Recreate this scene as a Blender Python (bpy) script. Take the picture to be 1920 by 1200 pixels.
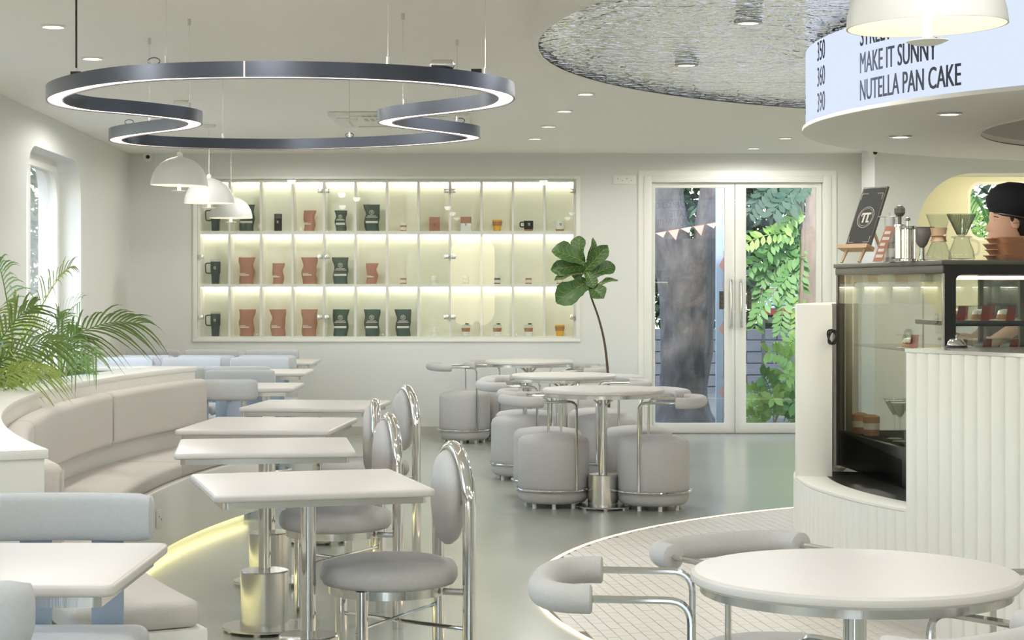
import bpy, bmesh, math, random
from mathutils import Vector, Matrix, noise
from mathutils.geometry import tessellate_polygon
for o in list(bpy.data.objects): bpy.data.objects.remove(o)
SC = bpy.context.scene
COL = SC.collection
PI = math.pi
R_ = math.radians
random.seed(7)

# ------------------------------------------------------------ camera, world, exposure
F = 3500.0; CAMZ = 1.4; HOR = 533.0
cam = bpy.data.cameras.new('camera'); camo = bpy.data.objects.new('camera', cam); COL.objects.link(camo)
camo.location = (0, 0, CAMZ); camo.rotation_euler = (PI/2, 0, 0)
cam.sensor_width = 36; cam.lens = F/1920*36; cam.shift_y = -(600-HOR)/1920; cam.clip_start = .05; cam.clip_end = 300
SC.camera = camo
SC.view_settings.view_transform = 'Standard'; SC.view_settings.look = 'None'
SC.view_settings.gamma = 1; SC.view_settings.use_curve_mapping = False
SC.view_settings.exposure = 0.10
cy = SC.cycles
cy.use_denoising = True
cy.max_bounces = 14; cy.diffuse_bounces = 7; cy.glossy_bounces = 5; cy.transmission_bounces = 8; cy.transparent_max_bounces = 24
cy.caustics_reflective = False; cy.caustics_refractive = False; cy.sample_clamp_indirect = 6
W = bpy.data.worlds.new('sky'); SC.world = W; W.use_nodes = True
_nt = W.node_tree; _bg = _nt.nodes['Background']
_sky = _nt.nodes.new('ShaderNodeTexSky')
try:
    _sky.sky_type = 'NISHITA'; _sky.sun_disc = False; _sky.sun_elevation = R_(48); _sky.sun_rotation = R_(200)
except Exception: pass
_nt.links.new(_sky.outputs[0], _bg.inputs['Color']); _bg.inputs['Strength'].default_value = 0.95
_sl = bpy.data.lights.new('sun', 'SUN'); _so = bpy.data.objects.new('sun', _sl); COL.objects.link(_so)
_sl.energy = 3.0; _sl.angle = R_(3); _sl.color = (1, .93, .82)
_so.rotation_euler = (R_(38), R_(-14), R_(18))
LAMP = 1.68          # one dimmer for the room's lamps, added downlights included

# ------------------------------------------------------------ helpers
def P(px, py, Y): return Vector(((px-960)/F*Y, Y, CAMZ+(HOR-py)/F*Y))
def FL(px, py, z=0.0):
    Y = F*(CAMZ-z)/(py-HOR); return Vector(((px-960)/F*Y, Y, z))
def s2l(c):
    c /= 255.0
    return c/12.92 if c <= .04045 else ((c+.055)/1.055)**2.4
def rgb(r, g, b): return (s2l(r), s2l(g), s2l(b), 1)

def mat(name, col, rough=.6, metal=0, bump=0, bscale=40, var=0, vscale=6, emit=None, es=0, stretch=None, spec=None, coat=0, trans=0, sheen=0):
    m = bpy.data.materials.new(name); m.use_nodes = True; nt = m.node_tree
    b = nt.nodes['Principled BSDF']
    b.inputs['Base Color'].default_value = col; b.inputs['Roughness'].default_value = rough; b.inputs['Metallic'].default_value = metal
    if spec is not None: b.inputs['Specular IOR Level'].default_value = spec
    if coat: b.inputs['Coat Weight'].default_value = coat
    if sheen: b.inputs['Sheen Weight'].default_value = sheen
    if trans: b.inputs['Transmission Weight'].default_value = trans
    if emit: b.inputs['Emission Color'].default_value = emit; b.inputs['Emission Strength'].default_value = es
    if bump or var:
        tc = nt.nodes.new('ShaderNodeTexCoord'); mp = nt.nodes.new('ShaderNodeMapping')
        if stretch: mp.inputs['Scale'].default_value = stretch
        nt.links.new(tc.outputs['Object'], mp.inputs[0])
    if bump:
        n = nt.nodes.new('ShaderNodeTexNoise'); n.inputs['Scale'].default_value = bscale; n.inputs['Detail'].default_value = 4
        bp = nt.nodes.new('ShaderNodeBump'); bp.inputs['Strength'].default_value = bump; bp.inputs['Distance'].default_value = .02
        nt.links.new(mp.outputs[0], n.inputs['Vector']); nt.links.new(n.outputs[0], bp.inputs['Height']); nt.links.new(bp.outputs[0], b.inputs['Normal'])
    if var:
        n = nt.nodes.new('ShaderNodeTexNoise'); n.inputs['Scale'].default_value = vscale; n.inputs['Detail'].default_value = 5
        mx = nt.nodes.new('ShaderNodeMix'); mx.data_type = 'RGBA'
        mx.inputs[6].default_value = tuple(c*(1-var) for c in col[:3])+(1,); mx.inputs[7].default_value = tuple(min(1, c*(1+var)) for c in col[:3])+(1,)
        nt.links.new(mp.outputs[0], n.inputs['Vector']); nt.links.new(n.outputs[0], mx.inputs[0]); nt.links.new(mx.outputs[2], b.inputs['Base Color'])
    return m
def emis(name, col, s):
    m = bpy.data.materials.new(name); m.use_nodes = True; nt = m.node_tree
    nt.nodes.remove(nt.nodes['Principled BSDF']); e = nt.nodes.new('ShaderNodeEmission')
    e.inputs[0].default_value = col; e.inputs[1].default_value = s
    nt.links.new(e.outputs[0], nt.nodes['Material Output'].inputs[0]); return m
def glass(name, tint=(1, 1, 1, 1), ior=1.5, haze=0, hazecol=(.8, .85, .85, 1)):
    m = bpy.data.materials.new(name); m.use_nodes = True; nt = m.node_tree
    nt.nodes.remove(nt.nodes['Principled BSDF'])
    t = nt.nodes.new('ShaderNodeBsdfTransparent'); t.inputs[0].default_value = tint
    g = nt.nodes.new('ShaderNodeBsdfGlossy'); g.inputs['Roughness'].default_value = 0.0
    lw = nt.nodes.new('ShaderNodeLayerWeight'); lw.inputs[0].default_value = .5      # Schlick: the same from both sides of a pane
    pw = nt.nodes.new('ShaderNodeMath'); pw.operation = 'POWER'; pw.inputs[1].default_value = 5
    nt.links.new(lw.outputs['Facing'], pw.inputs[0]); r0 = ((ior-1)/(ior+1))**2
    fr = nt.nodes.new('ShaderNodeMath'); fr.operation = 'MULTIPLY_ADD'; fr.inputs[1].default_value = 1-r0; fr.inputs[2].default_value = r0
    nt.links.new(pw.outputs[0], fr.inputs[0])
    mx = nt.nodes.new('ShaderNodeMixShader'); nt.links.new(fr.outputs[0], mx.inputs[0])
    src = t.outputs[0]
    if haze:
        d = nt.nodes.new('ShaderNodeBsdfDiffuse'); d.inputs[0].default_value = hazecol
        m2 = nt.nodes.new('ShaderNodeMixShader'); m2.inputs[0].default_value = haze
        nt.links.new(t.outputs[0], m2.inputs[1]); nt.links.new(d.outputs[0], m2.inputs[2]); src = m2.outputs[0]
    nt.links.new(src, mx.inputs[1]); nt.links.new(g.outputs[0], mx.inputs[2])
    nt.links.new(mx.outputs[0], nt.nodes['Material Output'].inputs[0]); return m

def tag(o, label, cat, group=None, kind=None):
    o['label'] = label; o['category'] = cat
    if group: o['group'] = group
    if kind: o['kind'] = kind
    return o
def thing(name, label, cat, loc=(0, 0, 0), rz=0, group=None, kind=None):
    o = bpy.data.objects.new(name, None); COL.objects.link(o); o.empty_display_size = .1
    o.location = loc; o.rotation_euler = (0, 0, rz)
    return tag(o, label, cat, group, kind)
def copy_tree(o, parent=None):
    c = o.copy(); COL.objects.link(c)
    if parent is not None: c.parent = parent
    for ch in o.children: copy_tree(ch, c)
    return c
def dup(root, loc, rz, label):
    c = copy_tree(root); c.location = loc; c.rotation_euler = (0, 0, rz); c['label'] = label; return c

class MB:
    def __init__(s): s.v = []; s.f = []
    def add(s, vs, fs):
        n = len(s.v); s.v += [Vector(v) for v in vs]; s.f += [tuple(i+n for i in f) for f in fs]; return s
    def box(s, x0, x1, y0, y1, z0, z1):
        return s.add([(x0,y0,z0),(x1,y0,z0),(x1,y1,z0),(x0,y1,z0),(x0,y0,z1),(x1,y0,z1),(x1,y1,z1),(x0,y1,z1)],
                     [(0,3,2,1),(4,5,6,7),(0,1,5,4),(1,2,6,5),(2,3,7,6),(3,0,4,7)])
    def lathe(s, prof, n=32, c=(0, 0, 0), cap=True):
        vs = []; fs = []; m = len(prof)
        for r, z in prof:
            for k in range(n):
                a = 2*PI*k/n; vs.append((c[0]+r*math.cos(a), c[1]+r*math.sin(a), c[2]+z))
        for i in range(m-1):
            for k in range(n):
                k2 = (k+1) % n; fs.append((i*n+k, i*n+k2, (i+1)*n+k2, (i+1)*n+k))
        if cap:
            if prof[0][0] > 1e-4: fs.append(tuple(reversed(range(n))))
            if prof[-1][0] > 1e-4: fs.append(tuple((m-1)*n+k for k in range(n)))
        return s.add(vs, fs)
    def cyl(s, c, r, h, n=20): return s.lathe([(r, 0), (r, h)], n, c)
    def tube(s, pts, r, n=10, closed=False, ry=None):
        pts = [Vector(p) for p in pts]; m = len(pts); rs = r if isinstance(r, (list, tuple)) else [r]*m
        T = []
        for i in range(m):
            a = pts[(i-1) % m] if closed or i > 0 else pts[i]; b = pts[(i+1) % m] if closed or i < m-1 else pts[i]
            T.append((b-a).normalized())
        up = Vector((0, 0, 1)) if abs(T[0].z) < .9 else Vector((1, 0, 0))
        N = (up-T[0]*up.dot(T[0])).normalized(); vs = []
        for i in range(m):
            if i:
                N = (N-T[i]*N.dot(T[i]))
                N = N.normalized() if N.length > 1e-6 else T[i].orthogonal().normalized()
            B = T[i].cross(N)
            for k in range(n):
                a = 2*PI*k/n; vs.append(pts[i]+N*math.cos(a)*rs[i]+B*math.sin(a)*(rs[i] if ry is None else ry))
        fs = []
        for i in range(m if closed else m-1):
            j = (i+1) % m
            for k in range(n):
                k2 = (k+1) % n; fs.append((i*n+k, i*n+k2, j*n+k2, j*n+k))
        if not closed: fs += [tuple(reversed(range(n))), tuple((m-1)*n+k for k in range(n))]
        return s.add(vs, fs)
    def prism(s, poly, z0, z1):
        n = len(poly)
        vs = [(p[0], p[1], z0) for p in poly]+[(p[0], p[1], z1) for p in poly]
        fs = [tuple(reversed(range(n))), tuple(range(n, 2*n))]+[(k, (k+1) % n, n+(k+1) % n, n+k) for k in range(n)]
        return s.add(vs, fs)
    def sector(s, c, r0, r1, a0, a1, z0, z1, n=24):
        vs = []
        for i in range(n+1):
            a = a0+(a1-a0)*i/n; ca, sa = math.cos(a), math.sin(a)
            for r, z in ((r0, z0), (r1, z0), (r1, z1), (r0, z1)): vs.append((c[0]+r*ca, c[1]+r*sa, z))
        fs = []
        for i in range(n):
            for k in range(4):
                k2 = (k+1) % 4; fs.append((i*4+k, i*4+k2, i*4+4+k2, i*4+4+k))
        fs += [(3, 2, 1, 0), (n*4, n*4+1, n*4+2, n*4+3)]
        return s.add(vs, fs)
    def plate(s, outer, holes, fn, t):
        """flat plate with holes; outer / holes are 2-D loops, fn(u, v, w) maps to space, w from 0 to t"""
        loops = [outer]+holes
        tri = tessellate_polygon([[Vector((u, v, 0)) for u, v in l] for l in loops])
        flat = [p for l in loops for p in l]; n = len(flat)
        vs = [fn(u, v, 0) for u, v in flat]+[fn(u, v, t) for u, v in flat]
        fs = [tuple(q) for q in tri]+[tuple(i+n for i in reversed(q)) for q in tri]
        k0 = 0
        for l in loops:
            m = len(l)
            for k in range(m): fs.append((k0+k, k0+(k+1) % m, n+k0+(k+1) % m, n+k0+k))
            k0 += m
        return s.add(vs, fs)
    def xf(s, M):
        s.v = [M @ v for v in s.v]; return s
    def build(s, name, m, parent=None, ang=35, bevel=0, seg=2, flat=False, norm=True):
        me = bpy.data.meshes.new(name)
        bm = bmesh.new(); vv = [bm.verts.new(v) for v in s.v]
        for f in s.f:
            try: bm.faces.new([vv[i] for i in f])
            except ValueError: pass
        if norm: bmesh.ops.recalc_face_normals(bm, faces=bm.faces)
        if bevel:
            es = [e for e in bm.edges if len(e.link_faces) == 2 and e.calc_face_angle(0) > R_(28)]
            if es: bmesh.ops.bevel(bm, geom=es, offset=bevel, segments=seg, profile=.5, affect='EDGES', clamp_overlap=True)
        bm.to_mesh(me); bm.free()
        if not flat:
            for p in me.polygons: p.use_smooth = True
            me.set_sharp_from_angle(angle=R_(ang))
        me.materials.append(m)
        o = bpy.data.objects.new(name, me); COL.objects.link(o)
        if parent is not None: o.parent = parent
        return o
def rrect(x0, x1, y0, y1, r, n=8):
    out = []
    for cx, cyy, a0 in ((x1-r, y1-r, 0), (x0+r, y1-r, 90), (x0+r, y0+r, 180), (x1-r, y0+r, 270)):
        for k in range(n+1):
            a = R_(a0+90*k/n); out.append((cx+r*math.cos(a), cyy+r*math.sin(a)))
    return out
def fillet(pts, r, n=6):
    pts = [Vector(p) for p in pts]; out = [pts[0]]
    for i in range(1, len(pts)-1):
        a = (pts[i-1]-pts[i]); b = (pts[i+1]-pts[i]); d = min(r, a.length*.49, b.length*.49)
        p0 = pts[i]+a.normalized()*d; p2 = pts[i]+b.normalized()*d
        for k in range(n+1):
            t = k/n; out.append(p0*(1-t)**2+pts[i]*2*t*(1-t)+p2*t*t)
    out.append(pts[-1]); return out
def catmull(pts, n=8, closed=False):
    pts = [Vector(p) for p in pts]; m = len(pts); out = []
    for i in range(m if closed else m-1):
        g = (lambda k: pts[k % m]) if closed else (lambda k: pts[max(0, min(m-1, k))])
        p0, p1, p2, p3 = g(i-1), g(i), g(i+1), g(i+2)
        for k in range(n):
            t = k/n
            out.append(.5*((2*p1)+(p2-p0)*t+(2*p0-5*p1+4*p2-p3)*t*t+(3*p1-p0-3*p2+p3)*t**3))
    if not closed: out.append(pts[-1])
    return out
def text_mesh(body):
    cu = bpy.data.curves.new('t', 'FONT'); cu.body = body; cu.resolution_u = 3
    o = bpy.data.objects.new('t', cu); COL.objects.link(o)
    dg = bpy.context.evaluated_depsgraph_get(); me = bpy.data.meshes.new_from_object(o.evaluated_get(dg))
    vs = [v.co.copy() for v in me.vertices]; fs = [tuple(p.vertices) for p in me.polygons]
    bpy.data.objects.remove(o); bpy.data.curves.remove(cu); bpy.data.meshes.remove(me)
    x0 = min(v.x for v in vs); x1 = max(v.x for v in vs); y0 = min(v.y for v in vs); y1 = max(v.y for v in vs)
    return [((v.x-x0)/(x1-x0), (v.y-y0)/(y1-y0)) for v in vs], fs
def text(name, body, fn, m, parent, w, h, bold=0):
    """lettering w wide and h high; fn(u, v) places each point"""
    vs, fs = text_mesh(body); b = MB(); b.add([fn(u*w, v*h) for u, v in vs], fs)
    if bold: b.add([fn(u*w+bold, v*h) for u, v in vs], fs)
    return b.build(name, m, parent, flat=True, norm=False)

# ------------------------------------------------------------ materials
M = {}
M['wall'] = mat('wall_paint', rgb(227, 227, 222), .85, bump=.05, bscale=60, var=.012, vscale=2)
M['ceil'] = mat('ceiling_paint', rgb(250, 247, 240), .9, var=.01, vscale=1.5)
M['white'] = mat('white_lacquer', rgb(240, 238, 230), .45)
M['counter'] = mat('counter_white', rgb(243, 241, 232), .5, var=.01, vscale=8)
M['floor'] = mat('polished_screed', rgb(176, 180, 171), .22, var=.06, vscale=1.3, bump=.015, bscale=9, spec=.45)
M['base'] = mat('skirting', rgb(196, 193, 182), .6)
M['stone'] = mat('table_stone', rgb(214, 209, 203), .38, var=.012, vscale=14)
M['ledge'] = mat('ledge_stone', rgb(236, 234, 226), .35, var=.03, vscale=3, stretch=(1, 4, 1))
M['steel'] = mat('brushed_steel', (.72, .71, .68, 1), .22, 1, bump=.03, bscale=120, stretch=(1, 1, .05))
M['chrome'] = mat('polished_chrome', (.80, .79, .76, 1), .09, 1)
M['fabric'] = mat('grey_fabric', rgb(200, 197, 193), .95, bump=.25, bscale=420, var=.07, vscale=90, sheen=.15)
M['fabric_b'] = mat('cool_grey_fabric', rgb(196, 198, 199), .95, bump=.25, bscale=420, var=.05, vscale=90, sheen=.15)
M['fabric_w'] = mat('beige_fabric', rgb(210, 204, 197), .95, bump=.2, bscale=380, var=.05, vscale=60, sheen=.15)
M['bluegrey'] = mat('blue_grey_metal', rgb(150, 164, 180), .4, .2)
M['dark'] = mat('anodised_dark', rgb(86, 91, 101), .36, .8)
M['black'] = mat('black_metal', rgb(26, 25, 24), .35, .1)
M['casegrey'] = mat('case_grey', rgb(96, 92, 84), .4, .3)
M['cream'] = mat('cream_panel', rgb(232, 226, 196), .6)
M['pane'] = glass('door_glass', (.95, .97, .96, 1), 1.62)
M['cabglass'] = glass('cabinet_glass', (.97, .98, .97, 1), 1.34)
M['caseglass'] = glass('case_glass', (.93, .93, .88, 1), 1.6)
M['clear'] = glass('clear_glassware', (.93, .95, .94, 1), 1.55)
M['strip'] = emis('ring_lamp_strip', (1, .80, .68, 1), 3.2)
M['warmled'] = emis('warm_led', (1, .80, .55, 1), 5)
M['floorled'] = emis('floor_led', (1, .74, .48, 1), 2.4)
M['benchled'] = emis('bench_led', (1, .92, .48, 1), 5)
M['cabled'] = emis('cabinet_led', (1, .985, .82, 1), 10.5)
M['cabback'] = mat('cabinet_back', rgb(236, 236, 222), .7)
M['shade'] = mat('lamp_shade', rgb(214, 214, 210), .5)
M['bulb'] = emis('bulb', (1, .80, .55, 1), 6)
M['downlens'] = emis('downlight_lens', (1, .95, .86, 1), 6)
M['screen'] = emis('menu_screen', (.75, .84, 1, 1), .93)
M['ink'] = mat('menu_ink', rgb(58, 68, 86), .8)
M['tile'] = mat('floor_tile', rgb(234, 230, 221), .45, var=.03, vscale=30)
M['grout'] = mat('grout', rgb(146, 138, 124), .9)
M['brown'] = mat('brown_pouch', rgb(174, 122, 98), .5, var=.08, vscale=30)
M['green'] = mat('green_pouch', rgb(66, 84, 72), .5, var=.08, vscale=30)
M['dgreen'] = mat('dark_green_metal', rgb(58, 68, 60), .4)
M['print'] = mat('pale_print', rgb(222, 216, 204), .7)
M['amber'] = mat('amber_cup', rgb(232, 178, 60), .35)
M['cork'] = mat('cork_band', rgb(178, 128, 88), .8, var=.1, vscale=60)
M['porc'] = mat('white_porcelain', rgb(232, 232, 226), .3)
M['wood'] = mat('walnut', rgb(182, 136, 106), .5, var=.18, vscale=12, stretch=(1, 8, 8))
M['pale_wood'] = mat('beech', rgb(206, 174, 140), .5, var=.08, vscale=14, stretch=(1, 6, 6))
M['red'] = mat('red_card', rgb(150, 52, 44), .6)
M['leaf'] = mat('fig_leaf', rgb(66, 98, 50), .38, var=.25, vscale=9)
M['palm'] = mat('palm_leaf', rgb(112, 138, 72), .5, var=.3, vscale=5)
M['palm2'] = mat('palm_leaf_yellow', rgb(160, 178, 92), .5, var=.25, vscale=5)
M['stem'] = mat('bark_stem', rgb(94, 78, 62), .9, bump=.3, bscale=50)
M['soil'] = mat('soil', rgb(78, 62, 48), 1, bump=.6, bscale=40)

# ------------------------------------------------------------ the room
H = 2.62; YF = 17.4
CC = (3.85, 8.55)                       # centre of the round bar, of the tiled floor below and the canopy above
def wl(Y): return -3.28-.0533*(Y-11.96)  # x of the left wall
YB = -3.0; XR = 8.2
fl = MB().prism([(wl(YB)-.3, YB-.3), (XR+.2, YB-.3), (XR+.2, YF+.2), (wl(YF)-.3, YF+.2)], -.12, 0).build('floor', M['floor'])
tag(fl, 'pale grey-green polished floor of the cafe', 'floor', kind='structure')
ce = MB().prism([(wl(YB)-.3, YB-.3), (XR+.2, YB-.3), (XR+.2, YF+.2), (wl(YF)-.3, YF+.2)], H, H+.12).build('ceiling', M['ceil'])
tag(ce, 'flat off-white painted ceiling', 'ceiling', kind='structure')
# far wall with the cabinet niche and the double door
sc = F/YF
def fx(px): return (px-960)/sc
def fz(py): return CAMZ+(HOR-py)/sc
CX0, CX1, CZ0, CZ1 = fx(370), fx(1080), fz(635), fz(336)
DX0, DX1, DZ1 = fx(1207), fx(1558), fz(330)
wf = MB().plate([(wl(YF)-.3, 0), (DX0, 0), (DX0, DZ1), (DX1, DZ1), (DX1, 0), (4.0, 0), (4.0, H), (wl(YF)-.3, H)],
     [[(CX0, CZ0), (CX1, CZ0), (CX1, CZ1), (CX0, CZ1)]], lambda u, v, w: (u, YF+w, v), .34).build('wall_far', M['wall'])
tag(wf, 'cream far wall holding the lit cabinet and the glass door', 'wall', kind='structure')
# left wall with rounded deep windows
WT = .34
def lwall(u, v, w): return (wl(u)-w, u, v)
WIN = [(12.78, 14.88), (8.6, 10.7), (4.4, 6.5), (.2, 2.3)]
holes = [rrect(a, b, .55, 2.37, .32) for a, b in WIN]
wlft = MB().plate([(YB, 0), (YF+.1, 0), (YF+.1, H), (YB, H)], holes, lwall, WT).build('wall_left', M['wall'])
tag(wlft, 'cream left wall with deep rounded window openings', 'wall', kind='structure')
for k, (a, b) in enumerate(WIN):
    w = thing('window_%d' % (k+1), 'deep rounded window in the left wall '+('behind the palms' if k == 0 else 'nearer the camera, number %d along' % (k+1)), 'window', kind='structure')
    MB().plate(rrect(a, b, .55, 2.37, .32), [rrect(a+.09, b-.09, .64, 2.28, .27)], lambda u, v, q: (wl(u)-.17-q, u, v), .07).build('window_frame', M['white'], w)
    MB().plate(rrect(a+.08, b-.08, .63, 2.29, .27), [], lambda u, v, q: (wl(u)-.20-q, u, v), .006).build('pane', M['pane'], w)
    ym = a+.95
    MB().add([], []).box(wl(ym)-.235, wl(ym)-.175, ym-.03, ym+.03, .6, 2.32).build('mullion', M['white'], w)
# right: nearer wall with a lit niche and window in it
YN = 16.5; NX0 = fx(1605)
NL = (1720-960)/F*YN
def nwall(u, v, w): return (u, YN+w, v)
wr = MB().plate([(NX0, 0), (XR, 0), (XR, H), (NX0, H)], [rrect(NL, 6.2, 1.02, 2.385, .5, 12)], nwall, .62).build('wall_right_far', M['wall'])
tag(wr, 'pale wall behind the bar with rounded lit niche', 'wall', kind='structure')
NB = YN+.62
nb = MB().plate([(NL-.3, .8), (6.5, .8), (6.5, 2.55), (NL-.3, 2.55)], [rrect(4.18, 6.0, 1.80, 2.345, .12)], lambda u, v, w: (u, NB+w, v), .1).build('wall_niche_back', M['cream'])
tag(nb, 'yellow-lit back of the rounded niche behind the bar', 'wall', kind='structure')
wn = thing('window_9', 'small window in the niche behind the bar facing bright palms', 'window', kind='structure')
MB().plate(rrect(4.16, 6.02, 1.78, 2.365, .13), [rrect(4.21, 5.97, 1.83, 2.315, .1)], lambda u, v, w: (u, NB+.02+w, v), .05).build('window_frame', M['white'], wn)
MB().box(4.18, 6.0, NB+.04, NB+.046, 1.8, 2.345).build('pane', M['pane'], wn)
_al = bpy.data.lights.new('niche_led', 'AREA'); _al.shape = 'RECTANGLE'; _al.size = 1.9; _al.size_y = .04; _al.energy = 5.5*LAMP; _al.color = (1, .93, .62)
_ao = bpy.data.objects.new('niche_led', _al); COL.objects.link(_ao); _ao.location = (5.0, YN+.12, 2.36); _ao.rotation_euler = (R_(25), 0, 0)
wrt = MB().box(XR, XR+.15, YB, YF, 0, H).build('wall_right', M['wall']); tag(wrt, 'plain cream wall beyond the right edge of the bar', 'wall', kind='structure')
# shop front behind the camera: piers with tall glazed openings
_op = [(-1.25, -.35)]
wb = MB().plate([(wl(YB)-.3, 0), (XR+.1, 0), (XR+.1, H), (wl(YB)-.3, H)], [rrect(a, b, .55, 2.37, .32) for a, b in _op],
     lambda u, v, w: (u, YB-w, v), .2).build('wall_street', M['wall'])
tag(wb, 'street wall with one rounded opening behind the viewer', 'wall', kind='structure')
# skirting
def skirt(name, pts, lab):
    b = MB()
    for (x0, y0), (x1, y1) in zip(pts[:-1], pts[1:]):
        d = Vector((x1-x0, y1-y0)).normalized(); n = Vector((-d.y, d.x))*.014
        b.prism([(x0, y0), (x1, y1), (x1-n.x, y1-n.y), (x0-n.x, y0-n.y)], 0, .075)
    tag(b.build(name, M['base'], ang=20), lab, 'baseboard', kind='structure')
skirt('baseboard_far', [(wl(YF), YF), (DX0-.01, YF)], 'low grey skirting board along the far wall')
skirt('baseboard_left', [(wl(YB), YB), (wl(YF), YF)], 'low grey skirting board along the left wall')
skirt('baseboard_right', [(DX1+.01, YF), (NX0, YF), (NX0, YN), (XR, YN)], 'low grey skirting board right of the glass door')

# double glass door
d = thing('door_1', 'white framed double glass door with chrome pull handles', 'door', kind='structure')
yd = YF+.04
MB().box(DX0, DX0+.075, YF-.02, YF+.2, 0, DZ1).box(DX1-.075, DX1, YF-.02, YF+.2, 0, DZ1).box(DX0+.075, DX1-.075, YF-.02, YF+.2, DZ1-.06, DZ1).build('door_frame', M['white'], d, bevel=.004)
MB().box(DX0-.05, DX0, YF-.012, YF, 0, DZ1+.05).box(DX1, DX1+.05, YF-.012, YF, 0, DZ1+.05).box(DX0, DX1, YF-.012, YF, DZ1, DZ1+.05).build('architrave', M['white'], d)
XM = fx(1379)
for x0, x1, g0, g1, hx, lx in ((DX0+.08, XM-.003, fx(1229), fx(1360), fx(1371), fx(1354)), (XM+.003, DX1-.08, fx(1400), fx(1532), fx(1390), fx(1406))):
    lf = MB().plate([(x0, .01), (x1, .01), (x1, DZ1-.065), (x0, DZ1-.065)], [[(g0, fz(794)), (g1, fz(794)), (g1, fz(352)), (g0, fz(352))]], lambda u, v, w: (u, yd+w, v), .045).build('door_leaf', M['white'], d, bevel=.003)
    MB().box(g0-.01, g1+.01, yd+.02, yd+.026, fz(796), fz(350)).build('pane', M['pane'], lf)
    MB().tube(fillet([(hx, yd, fz(525)), (hx, yd-.06, fz(525)), (hx, yd-.06, fz(613)), (hx, yd, fz(613))], .04), .013, 12).build('handle', M['chrome'], lf)
    s = MB().box(lx-.022, lx+.022, yd+.012, yd+.019, fz(580), fz(546)).build('pull_plate', M['casegrey'], lf)
    for k, ch in enumerate('PULL'):
        zz = fz(555+k*7.2)
        text('lettering', ch, lambda u, v, zz=zz: (lx-.011+u, yd+.011, zz+v), M['black'], lf, .022, .026)
MB().box(DX0+.07, DX1-.07, YF-.01, YF+.12, 0, .008).build('threshold', M['steel'], d)

# socket plates on the wall and the little dome cameras
def socket(loc, rz, w, h, lab, nh=4):
    t = thing('socket_plate', lab, 'socket', loc, rz)
    MB().box(-w/2, w/2, -.012, 0, -h/2, h/2).build('plate', M['white'], t, bevel=.003)
    for k in range(nh):
        MB().cyl((0, 0, 0), .004, .002, 8).xf(Matrix.Translation((-w*.3+w*.6*k/max(1, nh-1), -.012, (-.008 if k % 2 else .01)))@Matrix.Rotation(PI/2, 4, 'X')).build('socket_hole', M['dark'], t)
socket((fx(1171), YF, fz(337)), 0, .21, .08, 'white socket plate high on the wall left of the door')
def cctv(loc, rz, lab):
    t = thing('security_camera', lab, 'camera', loc, rz)
    MB().box(-.03, .03, -.02, 0, -.03, .05).build('wall_bracket', M['white'], t, bevel=.005)
    MB().lathe([(.0, -.05), (.03, -.04), (.042, -.01), (.042, .015), (.03, .04), (0, .05)], 16, (0, -.06, 0)).build('body', M['white'], t)
    MB().cyl((0, 0, 0), .018, .01, 12).xf(Matrix.Translation((0.012, -.1, -.008))@Matrix.Rotation(PI/2, 4, 'X')).build('lens', M['black'], t)
cctv((fx(279), YF, fz(294)), 0, 'small white dome camera above the pendant lamps')
cctv(((1630-960)/F*YN+.02, YN, CAMZ+(HOR-286)/F*YN), 0, 'small white camera on the wall corner by the bar')

# ceiling cassette
def CE(px, py, z=H):
    Y = F*(z-CAMZ)/(HOR-py); return Vector(((px-960)/F*Y, Y, z))
a = CE(630, 207); b = CE(868, 234)
t = thing('air_conditioner', 'square white cassette air conditioner set in the ceiling', 'air conditioner', ((a.x+b.x)/2, (a.y+b.y)/2, H-.001))
MB().box(-.5, .5, -.5, .5, -.03, 0).build('panel', M['white'], t, bevel=.008)
for k in range(7): MB().box(-.26+k*.045, -.235+k*.045, -.52, -.515+.4, -.034, -.03).build('grille_slat', M['base'], t)
for sx, sy, w, h in ((0, .4, .35, .035), (0, -.44, .35, .035), (.42, 0, .035, .35), (-.42, 0, .035, .35)):
    MB().box(sx-w, sx+w, sy-h, sy+h, -.04, -.03).build('louvre', M['white'], t, bevel=.006)
MB().box(-.4, -.3, -.36, -.3, -.055, -.03).build('sensor', M['white'], t, bevel=.01)

# recessed downlights: each a trim, a lens and a lamp
DL = [(100, 48), (173, 108), (1098, 175), (1058, 207), (1028, 236), (1003, 259), (1472, 258), (1413, 277), (1655, 262)]
pos = [(CE(x, y), 'white round downlight in the ceiling, '+w) for (x, y), w in zip(DL, (
    'left above the ring lamp cable', 'left just over the ring lamp', 'nearest of the row below the rippled canopy', 'second in the row below the rippled canopy',
    'third in the row below the rippled canopy', 'farthest in the row below the rippled canopy', 'in front of the glass door', 'nearest the glass door', 'hidden over the bar canopy'))]
hidden = [(-1.93, 16.3), (-2.53, 13.4), (-.66, 14.4), (-1.0, 1.0), (-1.0, 3.4), (-1.0, 5.8), (1.0, 1.2), (1.0, 3.6), (3.2, 1.2), (3.2, 3.6), (5.6, 1.2), (5.6, 3.6), (7.4, 6.5), (7.4, 10), (6.5, 13.5), (4.6, 13.2), (2.6, 13.6), (-2.6, 6.2)]  # unseen downlights added as fill; those behind the ring lamp brighten the far left
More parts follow.
